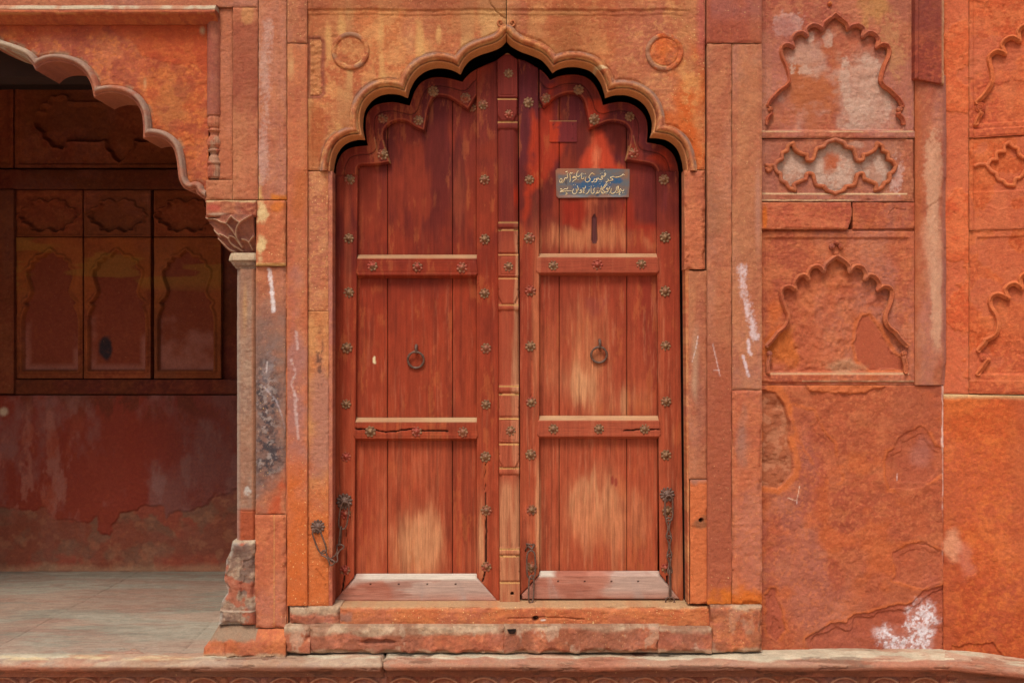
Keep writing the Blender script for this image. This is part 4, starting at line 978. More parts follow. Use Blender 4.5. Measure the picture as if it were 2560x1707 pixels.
def p1_c(x, y, e):
    c = panel_w(x, y, e, 320, 'rose'); n = fbm(x, y, 34, 321, 5); ins = ss(0, 4, sdpoly(x, y, N1P))
    c = mixc(c, S(182, 102, 58), ins * .75 * ell(x, y, 2030, 230, 110, 120, .8, n, .4)); c = mixc(c, S(196, 152, 132), ins * .85 * ell(x, y, 2175, 230, 75, 130, .6, n, .5) * (.4 + .8 * fbm(x, y, 9, 319, 3, .7, 1.3)))
    for a in ((1983, 160, 40, 50, 1), (2015, 175, 34, 26, .9), (2028, 88, 22, 34, .8), (2072, 95, 20, 34, .8), (2160, 270, 90, 60, .9), (2120, 312, 90, 20, 1), (2118, 200, 26, 140, .9), (2185, 155, 50, 40, .8), (2222, 260, 26, 70, .8)):
        c = bloom(c, x, y, ins * ell(x, y, a[0], a[1], a[2], a[3], 1), 318 + a[0] % 7, (220, 200, 182), .62 * a[4])
    c[:, :3] = mixc(c[:, :3], S(202, 166, 146), ins * .6 * ss(.05, .7, ell(x, y, 2165, 235, 110, 150, 1) + (n - .5) * .7)); c[:, :3] = mixc(c[:, :3], S(206, 176, 158), ins * .5 * ss(0.1, .7, ell(x, y, 2020, 130, 90, 70, 1) + (n - .5) * .7))
    c = bloom(c, x, y, (1 - ins) * ell(x, y, 1975, 60, 70, 60, 1), 333, (206, 170, 162), .6); c = bloom(c, x, y, (1 - ins) * ell(x, y, 2230, 110, 60, 140, 1), 334, (196, 144, 96), .6)
    c = mixc(c, S(196, 150, 80), .5 * (1 - ins) * ell(x, y, 2190, 30, 70, 50, .8, n)); c = mixc(c, S(170, 100, 90), .5 * (1 - ins) * ell(x, y, 1960, 60, 50, 50, .8, n))
    c = mixc(c, S(206, 172, 130), .8 * (1 - ss(1, 3.5, np.abs(y - 330))) * ss(.3, .6, fbm(x, y, 50, 324)))
    return alpha(joint_dust(c, x, y, e, 325), .3)
def p1_h(x, y, e):
    s = sdpoly(x, y, N1P); n = fbm(x, y, 13, 326, 4)
    return -.022 * ss(1, 3, s) + ss(2, 8, s) * .005 * (n - .5) * ss(2060, 2150, x) + rough(x, y, e, 327, .0016, .004, 4) + .012 * ss(328, 330, y) + .004 * (ss(1911, 1913, x) * -1 + 1) * 1.5 + .004 * ss(2266, 2268, x)
relief("niche_panel", wall, (1898, -160, 2285, 346), p1_c, p1_h, mp=WD, thick=.06)
mold_c = lambda pal, sd, sp=.15, tint=None: (lambda x, y, e: alpha(mixc(mixc(stone(x, y, pal, sd, 0, .5), S(200, 124, 78), .6 * (1 - ss(0, 2.2, e)) * ss(.4, .6, fbm(x, y, 40, sd + 3))), S(*(tint or (180, 96, 64))), .25), sp))
moulding(wall, "niche_moulding", [N1, N1F, [(2 * 2087.8 - a, b) for a, b in N1F]], 5.6, .014, WD + .002, mold_c('clay', 330, .1, (180, 92, 58)), inner=lambda x, y: sdpoly(x, y, N1P))
def ball(parent, cx, cy, r, mp, pal='clay', nm="volute", mapf=None):
    relief(nm, parent, (cx - r - 1, cy - r - 1, cx + r + 1, cy + r + 1), lambda x, y, e: alpha(stone(x, y, pal, 340, 0, .4), .1),
           lambda x, y, e: .012 * np.sqrt(np.clip(1 - (np.hypot(x - cx, y - cy) / (r + .3)) ** 2, 0, 1)) + .003 * np.cos(np.hypot(x - cx, y - cy) * 1.4 + np.arctan2(y - cy, x - cx)), mp=mp, step=1.4, thick=.012, keep=lambda x, y: r - np.hypot(x - cx, y - cy))
for q in (1926, 2 * 2087.8 - 1926): ball(wall, q, 274, 7.5, WD)
for q in (1924, 2 * 2092.2 - 1924): ball(wall, q, 884, 7, WD)
ball(wall, 2074, 11, 6, WD, 'orange')
def cp_c(x, y, e):
    c = panel_w(x, y, e, 345, 'rose'); n = fbm(x, y, 24, 346, 5); s = sdpoly(x, y, CPOLY)
    c = mixc(c, S(196, 158, 136), .7 * ss(0, 6, s)); c = bloom(c, x, y, ss(0, 10, s) * .85, 348, (216, 194, 178), .55, 30); c = mixc(c, S(186, 92, 52), .9 * ell(x, y, 2085, 405, 30, 34, .6, n, .4))
    c = bloom(c, x, y, (1 - ss(-3, 1, s)) * ell(x, y, 2240, 430, 50, 80, 1), 349, (212, 176, 166), .8); c = mixc(c, S(200, 160, 140), .6 * ell(x, y, 2140, 362, 40, 10, .7, n))
    c = mixc(c, S(212, 182, 140), .9 * (1 - ss(1, 3, np.abs(y - 484 - (x - 1915) * .003))) * (x < 2268)); c = mixc(c, S(212, 180, 140), .9 * (1 - ss(1, 3, np.abs(y - 501))) * (1 - ss(2120, 2140, x)))
    return alpha(c, .2)
def cp_h(x, y, e):
    s = sdpoly(x, y, CPOLY); inside = ss(1911, 1914, x) * (1 - ss(2265, 2268, x)) * ss(348, 350, y) * (1 - ss(483, 485, y))
    return -.007 * inside - .018 * ss(1, 2.5, s) + rough(x, y, e, 347, .0018, .006, 5) + .003 * ss(500, 502, y)
relief("cartouche_panel", wall, (1898, 347, 2285, 504), cp_c, cp_h, mp=WD - .006, thick=.06)
moulding(wall, "cartouche_moulding", [CART, CARTB, curve([[(360, 1088), (340, 1080), (318, 1085), (300, 1080)], [(318, 1085), (330, 1105), (315, 1118), (305, 1105)]], **B6)], 4.8, .012, WD - .003, mold_c('clay', 350, .15, (190, 118, 76)))
relief("wall_slab", wall, (1898, 506, 2131, 572), lambda x, y, e: alpha(joint_dust(mixc(stone(x, y, 'clay', 352, 0, .8), S(214, 112, 40), .9 * ell(x, y, 1912, 545, 8, 40, .5)), x, y, e, 353), .15),
       lambda x, y, e: rough(x, y, e, 354, .0025, .005, 5) , mp=WD - .022, thick=.06, keep=lambda x, y: 2130 - np.maximum(0, (y - 540) * .25) + (fbm(x, y, 20, 355) - .5) * 4 - x)
relief("wall_slab", wall, (2132, 506, 2290, 572), lambda x, y, e: alpha(stone(x, y, 'clay', 356, 0, .8), .1), lambda x, y, e: rough(x, y, e, 357, .002, .003, 4) - .006 * crack(x, y, [(2220, 535), (2235, 520), (2262, 524)], 1.4), mp=WD - .004, thick=.06)
PEEL = [(2160, 790), (2178, 788), (2195, 806), (2210, 840), (2240, 885), (2262, 900), (2262, 925), (2180, 926), (2150, 900), (2140, 860), (2152, 800)]
def p3_c(x, y, e):
    s = sdpoly(x, y, N3P); c = stone(x, y, 'clay', 360, 0, 1.2); n = fbm(x, y, 40, 361, 5)
    c = mixc(c, S(190, 100, 68), .5 * ss(0, 3, s) * ss(.4, .7, n)); sp = sdpoly(x, y, PEEL) + (n - .5) * 8
    c = mixc(c, S(212, 112, 58), .6 * (1 - ss(1, 9, np.abs(sp + 5))) * ss(0, 3, s)); c = mixc(c, S(178, 88, 60), .8 * ss(0, 3, sp))
    c = mixc(c, S(206, 112, 46), .75 * ell(x, y, 1958, 870, 50, 60, .7, n, .5)); c = mixc(c, S(208, 104, 46), .6 * ell(x, y, 1935, 790, 30, 60, .8, n, .5))
    c = mixc(c, S(186, 138, 104), .75 * ell(x, y, 2120, 918, 70, 18, .7, n, .5)); c = mixc(c, S(200, 152, 116), .6 * (1 - ss(0, 3, s)) * ell(x, y, 2040, 700, 30, 20, .7, n))
    c = mixc(c, S(206, 170, 130), .85 * (1 - ss(1, 3, np.abs(y - 934))) * (x > 1918) * (x < 2272)); c = mixc(c, S(204, 170, 134), .8 * (1 - ss(.8, 2.4, np.abs(y - 953))) * (x > 2005) + 0 * x)
    c = mixc(c, S(200, 160, 128), .7 * (1 - ss(.6, 2, np.abs(x - 2289))) * (y > 800))
    return alpha(c, .1)
def p3_h(x, y, e):
    s = sdpoly(x, y, N3P); inside = ss(1912, 1915, x) * (1 - ss(2269, 2271, x)) * ss(594, 596, y) * (1 - ss(934, 937, y))
    n = fbm(x, y, 15, 362, 5); h = -.008 * inside - .020 * ss(1, 3, s) + ss(2, 8, s) * .010 * (n - .5) * (1 - ss(0, 4, sdpoly(x, y, PEEL)))
    h = h + .003 * (fbm(x, y, 9, 363, 3, 1, 1.8) - .5) * (1 - ss(0, 2, s)) - .005 * ss(0, 2, sdpoly(x, y, PEEL) + (fbm(x, y, 20, 364) - .5) * 8)
    h = h - .009 * (1 - ss(577, 580, y)) * (x > 1904) - .010 * ss(953, 956, y + (fbm(x, y, 40, 365) - .5) * 3) 
    return h + .0015 * (fbm(x, y, 60, 366) - .5)
relief("niche_panel", wall, (1898, 573, 2287, 962), p3_c, p3_h, mp=WD, thick=.06)
moulding(wall, "niche_moulding", [N3, N3F, [(2 * 2092.2 - a, b) for a, b in N3F]], 5.6, .014, WD + .000, mold_c('clay', 368, .05, (204, 122, 80)), inner=lambda x, y: sdpoly(x, y, N3P))
for (cx, cy, r) in ((2091, 607, 6), (2080, 616, 7), (2102, 616, 7), (2091, 634, 6)): ball(wall, cx, cy, r, WD, 'clay', "finial")
# engaged round moulding, stained white, and the dark slab above it
def eng_h(x, y, e):
    h = .030 * np.sqrt(np.clip(1 - ((x - 2326) / 42) ** 2, 0, 1)) * (1 - .75 * ss(850, 1000, y)) 
    return h + .004 * (fbm(x, y, 40, 371, 5, 1, .5) - .5) * 2 - .004 * ss(.55, .6, fbm(x, y, 70, 372, 4, 1, .5))
def eng_c(x, y, e):
    c = stone(x, y, 'rose', 373, 0, 1); n = fbm(x, y, 60, 374, 5, 1, .4)
    c = mixc(c, S(176, 92, 50), .75 * (1 - ss(2285, 2312, x + (n - .5) * 20)))
    n3 = fbm(x, y, 26, 379, 5, 1, .5, .7); m = ell(x, y, 2327, 520, 26, 280, .95, n, .6) * (.35 + .75 * n3); m = np.maximum(m, .95 * ell(x, y, 2338, 780, 17, 150, .7, n, .6)); m = np.maximum(m, .6 * ell(x, y, 2330, 330, 14, 120, .8, n, .6))
    c = bloom(c, x, y, np.clip(ell(x, y, 2328, 520, 40, 330, 1) * 1.1 + ell(x, y, 2338, 780, 30, 190, 1), 0, 1), 375, (226, 186, 152), .45, 120); mm = ss(.05, .8, np.clip(ell(x, y, 2330, 520, 36, 320, 1) + .9 * ell(x, y, 2338, 780, 26, 190, 1), 0, 1) * 1.1 + (fbm(x, y, 60, 369, 6, 1, .45, .65) - .5) * .9); c = mixc(c, S(220, 172, 140), mm * .6); c = mixc(c, S(158, 100, 88), .7 * ss(2346, 2358, x + (n - .5) * 10))
    return alpha(c, .05)
relief("engaged_moulding", wall, (2286, 190, 2362, 962), eng_c, eng_h, mp=WD - .002, thick=.08)
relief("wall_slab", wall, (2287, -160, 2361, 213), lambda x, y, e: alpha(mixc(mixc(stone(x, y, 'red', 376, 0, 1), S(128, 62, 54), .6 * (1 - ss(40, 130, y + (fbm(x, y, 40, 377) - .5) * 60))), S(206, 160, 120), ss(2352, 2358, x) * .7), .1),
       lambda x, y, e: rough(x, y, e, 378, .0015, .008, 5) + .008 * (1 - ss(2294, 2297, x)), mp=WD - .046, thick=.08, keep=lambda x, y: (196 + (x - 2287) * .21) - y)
# lower slab with its flaking skins
def Q8(*p): return [(1800 + a / 2.351, 1040 + b / 2.351) for a, b in p]
RP = [(Q8((425, -60), (555, -40), (600, 80), (680, 170), (690, 260), (717, 345), (700, 384), (640, 388), (560, 300), (430, 60)), .006, .25),
      (Q8((1175, 58), (1215, 85), (1270, 172), (1318, 185), (1318, 330), (1200, 420), (990, 440), (972, 340), (985, 212), (1030, 192), (1040, 120)), .008, .5),
      (Q8((1112, 742), (1215, 745), (1320, 800), (1325, 960), (1200, 1010), (1010, 968), (1030, 920), (1020, 800), (1080, 770)), .007, .5),
      (Q8((510, 1312), (600, 1250), (690, 1210), (740, 1216), (790, 1162), (900, 1140), (1000, 1108), (1090, 1110), (1200, 1030), (1340, 985), (1345, 1440), (530, 1440)), .013, 1),
      (Q8((300, 1015), (330, 1015), (355, 1150), (392, 1255), (340, 1325), (275, 1290), (262, 1060)), .009, 1)]
R5 = [(1903, 974), (1940, 976), (1965, 1010), (1974, 1060), (1971, 1097), (1987, 1160), (1982, 1185), (1945, 1222), (1903, 1212)]
BUL = [(2006, 954), (2060, 950), (2200, 952), (2228, 966), (2200, 974), (2150, 980), (2120, 986), (2060, 978), (2020, 976)]
def low_sd(x, y, poly, sd): return sdpoly(x, y, poly) + (fbm(x, y, 26, sd, 4) - .5) * 9
def low_h(x, y, e):
    h = rough(x, y, e, 380, .004, .005, 4) + .004 * (fbm(x, y, 130, 381, 4) - .5)
    h = h + .0035 * (fbm(x, y, 12, 386, 4) - .5) * ell(x, y, 2110, 1400, 160, 160, .9, fbm(x, y, 50, 387))
    for i, (p, dpt, _) in enumerate(RP): h = h - dpt * (.65 * ss(-.8, 1.2, low_sd(x, y, p, 382 + i)) + .5 * ss(0, 1.5, low_sd(x, y, p, 382 + i) - 7 - 14 * fbm(x, y, 40, 416, 4))) * (1 if i != 0 else ss(1990, 2040, x))
    s5 = low_sd(x, y, R5, 389); h = h - .010 * ss(-1, 2, s5) + ss(0, 6, s5) * .022 * (fbm(x, y, 46, 390, 5, .7, 1.3) - .5)
    sb = low_sd(x, y, BUL, 391); h = h + .010 * ss(-1, 3, sb) * (.5 + fbm(x, y, 20, 392, 4))
    return h - .004 * crack(x, y, Q8((1130, 740), (1200, 750), (1260, 780), (1310, 805)), 1.2)
def low_c(x, y, e):
    c = stone(x, y, 'clay', 395, 0, 1.4); n = fbm(x, y, 60, 396, 5)
    c = mixc(c, S(166, 88, 64), .45 * ss(.5, .85, fbm(x, y, 180, 397, 5))); c = mixc(c, S(206, 106, 54), .45 * ss(.48, .8, n) * ss(.4, .6, fbm(x, y, 150, 398)))
    for i, (p, _, s_) in enumerate(RP):
        sd = low_sd(x, y, p, 382 + i); c = mixc(c, S(174, 88, 66), .65 * ss(0, 3, sd) * s_); c = mixc(c, S(212, 112, 58), .5 * (1 - ss(1, 7, np.abs(sd + 3))) * ss(.3, .55, fbm(x, y, 40, 400 + i)))
    s5 = low_sd(x, y, R5, 389); c = mixc(c, S(168, 98, 66), .8 * ss(0, 4, s5)); c = mixc(c, S(196, 132, 98), .6 * ss(2, 8, s5) * ss(.55, .7, fbm(x, y, 20, 405))); c = mixc(c, S(214, 116, 58), .65 * (1 - ss(3, 13, np.abs(s5 + 8))) * ss(.25, .55, n))
    c = mixc(c, S(212, 116, 64), .6 * ss(-2, 2, low_sd(x, y, BUL, 391)))
    # salt bloom in the bottom corner
    w1 = fbm(x, y, 60, 410, 5); w2 = fbm(x, y, 7, 411, 4, gain=.7)
    tri = ss(-6, 34, sdpoly(x, y, Q8((860, 1395), (1020, 1180), (1180, 1060), (1300, 1075), (1310, 1400))) + (w1 - .5) * 60)
    m = tri * ss(.42, .62, w2 * .55 + w1 * .55 * (.75 + .5 * ell(x, y, 2325, 1545, 50, 70, .9)))
    c = mixc(c, S(206, 162, 152), .55 * np.clip(tri * 1.4, 0, 1) * (.3 + w1)); c = mixc(c, S(240, 234, 240), np.clip(m * (.35 + .85 * fbm(x, y, 4.5, 414, 2)) * 1.1, 0, 1))
    c = mixc(c, S(232, 200, 188), .85 * (1 - ss(1, 4, np.abs(x - 2358 + (fbm(x, y, 60, 412) - .5) * 8))) * ss(.35, .5, fbm(x, y, 90, 413)) * (1 - ss(1370, 1420, y)))
    c = mixc(c, S(182, 120, 108), .5 * ell(x, y, 2310, 1130, 34, 60, .8, n)); c = mixc(c, S(176, 94, 70), .5 * ell(x, y, 2330, 1000, 40, 60, .8, n))
    c = chalk(c, x, y, Q8((398, 478), (450, 498), (462, 440), (468, 410)), 1.4, (236, 210, 186), thr=.3); c = chalk(c, x, y, Q8((450, 498), (455, 520)), 1.2); c = chalk(c, x, y, Q8((1048, 340), (1046, 380)), 1.4)
    c = mixc(c, S(212, 178, 150), .8 * (1 - ss(1, 3, np.abs(y - 1632))) * ss(.4, .6, n))
    return alpha(c, .06)
relief("wall_slab", wall, (1898, 963, 2363, 1634), low_c, low_h, mp=WD, thick=.08)
boxm("core_masonry", wall, 1.255, 2.6, .13, .6, -.02, 4.0, M['dark'])

# ---------------------------------------------------------------- far-right bay, turned toward the viewer
ANG = math.radians(20); XH, YH = (2365 - 1280) * .002, .03; CA, SA = math.cos(ANG), math.sin(ANG)
def FU(px, py):
    X0 = (px - 1280) * .002; t = (XH * SA + (5 + YH) * CA) / (X0 * SA + 5 * CA)
    X, Y = t * X0, -5 + 5 * t
    return (((X - XH) * CA - (Y - YH) * SA) / .002, 853.5 + t * (py - 853.5))
def FM(off=0.0):
    def f(u, v, h):
        h = h - off; U = u * .002
        return np.stack([XH + U * CA - h * SA, YH - U * SA - h * CA, ZC + (853.5 - v) * .002], -1)
    return f
bay = thing("turned_wall", "vivid orange wall bay turned toward the viewer at the right edge, with niches cut by the frame", "wall", (XH, YH, 0))
def FC(arcs, ox, oy, s_): return [FU(a, b) for a, b in curve(arcs, ox, oy, s_)]
g1 = FC([[(236, 742), (290, 690), (345, 600), (345, 520), (328, 440), (338, 400), (385, 370), (442, 386)], [(442, 386), (420, 330), (450, 285), (500, 268), (547, 292)], [(547, 292), (540, 230), (575, 190), (625, 190), (655, 215)], [(655, 215), (680, 165), (740, 120)]], 2360, 0, 2.905)
g1f = FC([[(228, 905), (245, 862), (270, 820)]], 2360, 0, 2.905); cx1 = g1[-1][0]; G1 = mirror(g1, cx1)
g3 = FC([[(285, 1012), (335, 960), (345, 935)], [(345, 935), (412, 900), (438, 830), (425, 750), (388, 690), (376, 640), (398, 600), (450, 588), (515, 617)], [(515, 617), (490, 560), (520, 520), (570, 508), (617, 542)], [(617, 542), (605, 470), (650, 430), (700, 430), (735, 460)], [(735, 460), (750, 400), (820, 350)]], 2350, 540, 3.014)
g3f = FC([[(280, 1190), (320, 1140), (345, 1100), (365, 1080)]], 2350, 540, 3.014); cx3 = g3[-1][0]; G3 = mirror(g3, cx3)
gc = FC([[(320, 1192), (345, 1160), (385, 1158)], [(378, 1152), (385, 1105), (440, 1100)], [(440, 1100), (440, 1060), (475, 1030)], [(475, 1030), (500, 1062), (540, 1080), (548, 1120), (578, 1145)], [(578, 1145), (640, 1110), (740, 1040)]], 2360, 0, 2.905)
gd = FC([[(312, 1200), (345, 1240), (380, 1258)], [(380, 1258), (395, 1300), (432, 1312)], [(432, 1312), (455, 1340), (510, 1347)], [(510, 1347), (520, 1300), (560, 1285), (590, 1240)], [(590, 1240), (650, 1290), (740, 1330)]], 2360, 0, 2.905)
GC, GD = mirror(gc, gc[-1][0]), mirror(gd, gd[-1][0])
UL = FU(2433, 400)[0]; US = FU(2413, 500)[0]; v = lambda py, px=2440: FU(px, py)[1]
y_a, y_b, y_c, y_d, y_e, y_f, y_g, y_h = v(314), v(330), v(346), v(480), v(496), v(577), v(592), v(936)
U2 = 2 * cx1 - UL; UE = U2 + 60
G1P = closed_niche(G1, g1f, cx1, y_a - 3); G3P = closed_niche(G3, g3f, cx3, y_h); GCP = GC + GD[::-1]
def fc(seed, pal='vivid'):
    def f(x, y, e):
        c = stone(x, y, pal, seed, 0, 1.2); n = fbm(x, y, 90, seed + 4, 5); pk = low_like(x, y, seed)
        c = mixc(c, S(204, 112, 80), .5 * ss(-1, 2, pk)); c = mixc(c, S(222, 124, 72), .3 * (1 - ss(.5, 3, np.abs(pk))))
        return alpha(joint_dust(c, x, y, e, seed, 3, (220, 140, 90), .4), .05)
    return f
def low_like(x, y, seed): return (fbm(x, y, 85, seed + 9, 5) - .62) * 60
def fh(base): return lambda x, y, e: base(x, y) - .003 * ss(-.5, 1, low_like(x, y, 430)) + rough(x, y, e, 420, .0012, .003, 4)
relief("corner_strip", bay, (0, -200, UL - 10, v(985, 2400)), fc(430), lambda x, y, e: -.0035 * ss(-.5, 1, low_like(x, y, 430)) + rough(x, y, e, 421, .0015, .004, 5) + .012 * (x > 0) * (1 - ss(3, 6, x)) * 0, mp=FM(), thick=.06)
relief("niche_panel", bay, (UL - 9, -200, UE, y_b + 14), fc(440), fh(lambda x, y: .010 * (1 - ss(UL, UL + 1.5, x)) + .010 * ss(y_a + 9, y_a + 11, y) - .016 * ss(1, 3, sdpoly(x, y, G1P))), mp=FM(.008), thick=.06)
relief("cartouche_panel", bay, (UL - 9, y_b + 15, UE, y_f - 1), fc(450), fh(lambda x, y: .010 * (1 - ss(UL, UL + 1.5, x)) * 1 + .010 * ss(y_d - 1, y_d + 1, y) - .006 * ss(0, 1.5, sdpoly(x, y, GCP))), mp=FM(.008), thick=.06)
relief("niche_panel", bay, (UL - 9, y_f, UE, v(984)), fc(460), fh(lambda x, y: .010 - .006 * ss(UL - 7, UL - 5, x) * ss(y_f + 1, y_f + 3, y) * (1 - ss(y_h + 14, y_h + 16, y)) - .006 * ss(UL + 9, UL + 11, x) * ss(y_g + 1, y_g + 3, y) * (1 - ss(y_h - 2, y_h + 1, y)) - .016 * ss(1, 3, sdpoly(x, y, G3P))), mp=FM(.008), thick=.06)
fcm = lambda sd: (lambda x, y, e: alpha(mixc(stone(x, y, 'vivid', sd, 0, .6), S(222, 130, 78), .45), .03))
moulding(bay, "niche_moulding", [G1, g1f], 6.4, .016, FM(.010), fcm(470), inner=lambda x, y: sdpoly(x, y, G1P))
moulding(bay, "niche_moulding", [G3, g3f], 6.4, .016, FM(.010), fcm(472), inner=lambda x, y: sdpoly(x, y, G3P))
moulding(bay, "cartouche_moulding", [GC, GD, [FU(2439, 414), FU(2450, 410), FU(2466, 411)]], 4.8, .012, FM(.010), fcm(474))
a_, b_ = FU(2451, 268); ball(bay, a_, b_, 13, FM(.010), 'vivid'); a_, b_ = FU(2461, 895); ball(bay, a_, b_, 11, FM(.010), 'vivid')
def n_(x, y): return fbm(x, y, 20, 485)
def fl_c(x, y, e):
    c = stone(x, y, 'deep', 480, 0, 1.6); n = fbm(x, y, 70, 481, 5, .7, 1.2)
    c = mixc(c, S(180, 90, 58), .45 * ss(.5, .8, fbm(x, y, 160, 482, 5, 1.4, .7))); c = mixc(c, S(226, 160, 124), .8 * ell(x, y, 22, 1370, 26, 70, .7, n, .5)); c = mixc(c, S(206, 130, 110), .5 * ell(x, y, 50, 1400, 26, 60, .7, n, .5))
    c = mixc(c, S(216, 190, 140), .85 * (1 - ss(985, 1001, y + (n - .5) * 6)) )
    return alpha(c, .05)
relief("wall_slab", bay, (0, v(986, 2400), UE, 1634), fl_c, lambda x, y, e: rough(x, y, e, 483, .0036, .005, 5) + .005 * (fbm(x, y, 120, 484, 5) - .5) - .008 * ss(0, 2, sdpoly(x, y, [(10, 1640), (20, 1618), (60, 1608), (110, 1600), (150, 1640)]) + (n_(x, y) - .5) * 8), mp=FM(), thick=.06)

# ---------------------------------------------------------------- porch on the left
porch = thing("porch_arch", "rose sandstone porch front with a many-lobed arch and framing moulding at left", "arch", (-1.9, .05, 0))
R1 = dict(ox=0, oy=0, sc_=2.8); DP = .26
pa = [[(0, 338), (100, 370), (180, 405), (225, 450), (250, 495)], [(250, 495), (300, 455), (370, 436), (450, 440), (530, 465), (590, 512), (632, 580), (650, 640), (658, 685)],
      [(658, 685), (700, 665), (770, 652), (850, 662), (920, 692), (965, 740), (992, 800), (1002, 880), (1003, 970)],
      [(1003, 970), (1060, 958), (1120, 967), (1170, 992), (1213, 1040), (1235, 1120), (1245, 1200), (1258, 1270), (1292, 1320), (1335, 1336), (1368, 1326)], [(1368, 1326), (1385, 1362), (1437, 1400)]]
half = curve([[(-270, 190), (-150, 270), (0, 338)]] + [pa[0]] + pa[1:], **R1)
CXP = half[0][0]
PC = [(2 * CXP - a, b) for a, b in half[:0:-1]] + half           # whole opening curve, left to right
POPEN = PC + [(half[-1][0], 900), (2 * CXP - half[-1][0], 900)]
def pop(x, y): return -sdpoly(x, y, POPEN)
PX0 = 2 * CXP - 640
def pm_c(x, y, e):
    d = pop(x, y); c = stone(x, y, 'rose', 500, .1, .5); n = fbm(x, y, 60, 501, 4)
    c = mixc(c, S(164, 100, 84), .55); c = mixc(c, S(190, 120, 86), .4 * ss(.45, .7, fbm(x, y, 90, 502))); c = mixc(c, S(166, 140, 122), .85 * ss(5, 12, d) * ss(.32, .6, n))
    c = mixc(c, S(190, 170, 146), .85 * (1 - ss(60, 95, x)) * ss(.3, .6, n)); return alpha(c, .1)
def pm_h(d): return .008 * ss(0, 1.5, d) - .004 * (1 - ss(1, 2.4, np.abs(d - 4.5))) + .018 * np.sqrt(np.clip(1 - ((d - 11.5) / 6.5) ** 2, 0, 1)) - .008 * ss(18, 20, d)
relief("arch_moulding", porch, (PX0 + 120, 20, 516, 506), pm_c, lambda x, y, e: pm_h(pop(x, y)) + .003 * (fbm(x, y, 26, 503, 4) - .5), mp=.012, step=1.8, thick=DP, keep=lambda x, y: np.minimum(pop(x, y), 20 - pop(x, y)))
def ps_c(x, y, e):
    c = stone(x, y, 'orange', 505, 0, 1.1); n = fbm(x, y, 50, 506, 5)
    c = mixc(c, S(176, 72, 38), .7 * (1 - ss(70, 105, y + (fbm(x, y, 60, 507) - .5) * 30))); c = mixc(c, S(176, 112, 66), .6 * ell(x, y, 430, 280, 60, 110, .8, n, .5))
    c = mixc(c, S(150, 66, 50), .45 * ss(.5, .7, fbm(x, y, 30, 508, 4))); pk = (fbm(x, y, 130, 509, 5) - .5) * 70 + (x - 300) * .25 - (y - 90) * .6
    c = mixc(c, S(188, 76, 36), .5 * ss(-2, 3, pk)); c = mixc(c, S(160, 138, 110), .75 * (1 - ss(20, 32, pop(x, y))) * ss(.5, .7, fbm(x, y, 30, 510)))
    c = mixc(c, S(222, 190, 140), .6 * ell(x, y, 362, 208, 9, 26, .8, n)); c = mixc(c, S(190, 170, 130), .7 * ell(x, y, 506, 78, 12, 18, .8, n))
    return alpha(c, .15)
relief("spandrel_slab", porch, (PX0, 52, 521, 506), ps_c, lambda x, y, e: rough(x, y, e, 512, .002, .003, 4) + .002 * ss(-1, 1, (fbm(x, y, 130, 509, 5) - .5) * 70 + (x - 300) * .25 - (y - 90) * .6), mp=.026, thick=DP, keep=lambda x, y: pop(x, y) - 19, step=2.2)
def fm_h(x, y, e):
    wb = (fbm(x, 0 * y, 80, 514, 4) - .5) * 3; yy = y + wb
    return np.interp(yy, [18, 21, 33, 35, 38, 42, 46, 49, 58, 62], [0, .046, .062, .058, .068, .070, .064, .046, .016, .0])
relief("frame_moulding", porch, (PX0, 18, 547, 62), lambda x, y, e: alpha(mixc(mixc(mixc(stone(x, y, 'orange', 515, 0, .7), S(158, 86, 62), .5), S(196, 178, 150), ss(20, 24, y) * (1 - ss(32, 36, y)) * (.4 + .6 * ss(.3, .6, fbm(x, y, 50, 516)))), S(200, 140, 84), .6 * (1 - ss(1, 3, np.abs(y - 45))) * ss(.4, .6, fbm(x, y, 40, 517))), .15),
       fm_h, mp=.014, thick=.05, step=2.2, stepy=1.5)
strip("lintel_stone", porch, (PX0 - 60, -160, 644, 17.5), 'rose', 520, -.004, lambda c, x, y, e: alpha(mixc(c, S(196, 150, 100), .7 * ss(.55, .75, fbm(x, y, 70, 521, 4, .6, 1)) * ss(.3, .6, fbm(x, y, 200, 522))), .15))
# turned colonnette beside the arch
CS = [(49, 18), (290, 18.5), (292, 15), (298, 17.5), (310, 18), (318, 16), (323, 12), (326, 17.5), (330, 17.5), (332, 12), (340, 11.5), (345, 15), (354, 18), (364, 18), (371, 14), (374, 12), (376, 17), (380, 17), (382, 12), (388, 10), (394, 14), (404, 16), (407, 18.5), (411, 18.5), (413, 15), (424, 18), (436, 17), (444, 17), (446, 13), (448, 13)]
def co_r(y): return np.interp(y, [q[0] for q in CS], [q[1] for q in CS])
def co_h(x, y, e):
    u = np.abs(x - 537) / (co_r(y) + .01); h = .034 * np.sqrt(np.clip(1 - u ** 2, 0, 1)) * co_r(y) / 18
    fl = ((y > 292) & (y < 320)) | ((y > 345) & (y < 370)) | ((y > 412) & (y < 444))
    return h + np.where(fl, .0018 * np.cos((x - 537) * 1.15), 0)
relief("colonnette", porch, (518, 49, 556, 448), lambda x, y, e: alpha(mixc(mixc(stone(x, y, 'rose', 525, 0, .7), S(148, 80, 68), .5 * (1 - ss(280, 300, y))), S(172, 138, 112), .7 * ss(335, 345, y) * ss(.35, .6, fbm(x, y, 26, 526))), 0), co_h, mp=.028, step=1.5, thick=.06,
       keep=lambda x, y: co_r(y) - np.abs(x - 537))
strip("frame_stone", porch, (546, 19, 581, 449), 'rose', 530, .012, lambda c, x, y, e: alpha(mixc(c, S(188, 110, 74), .5), .1))
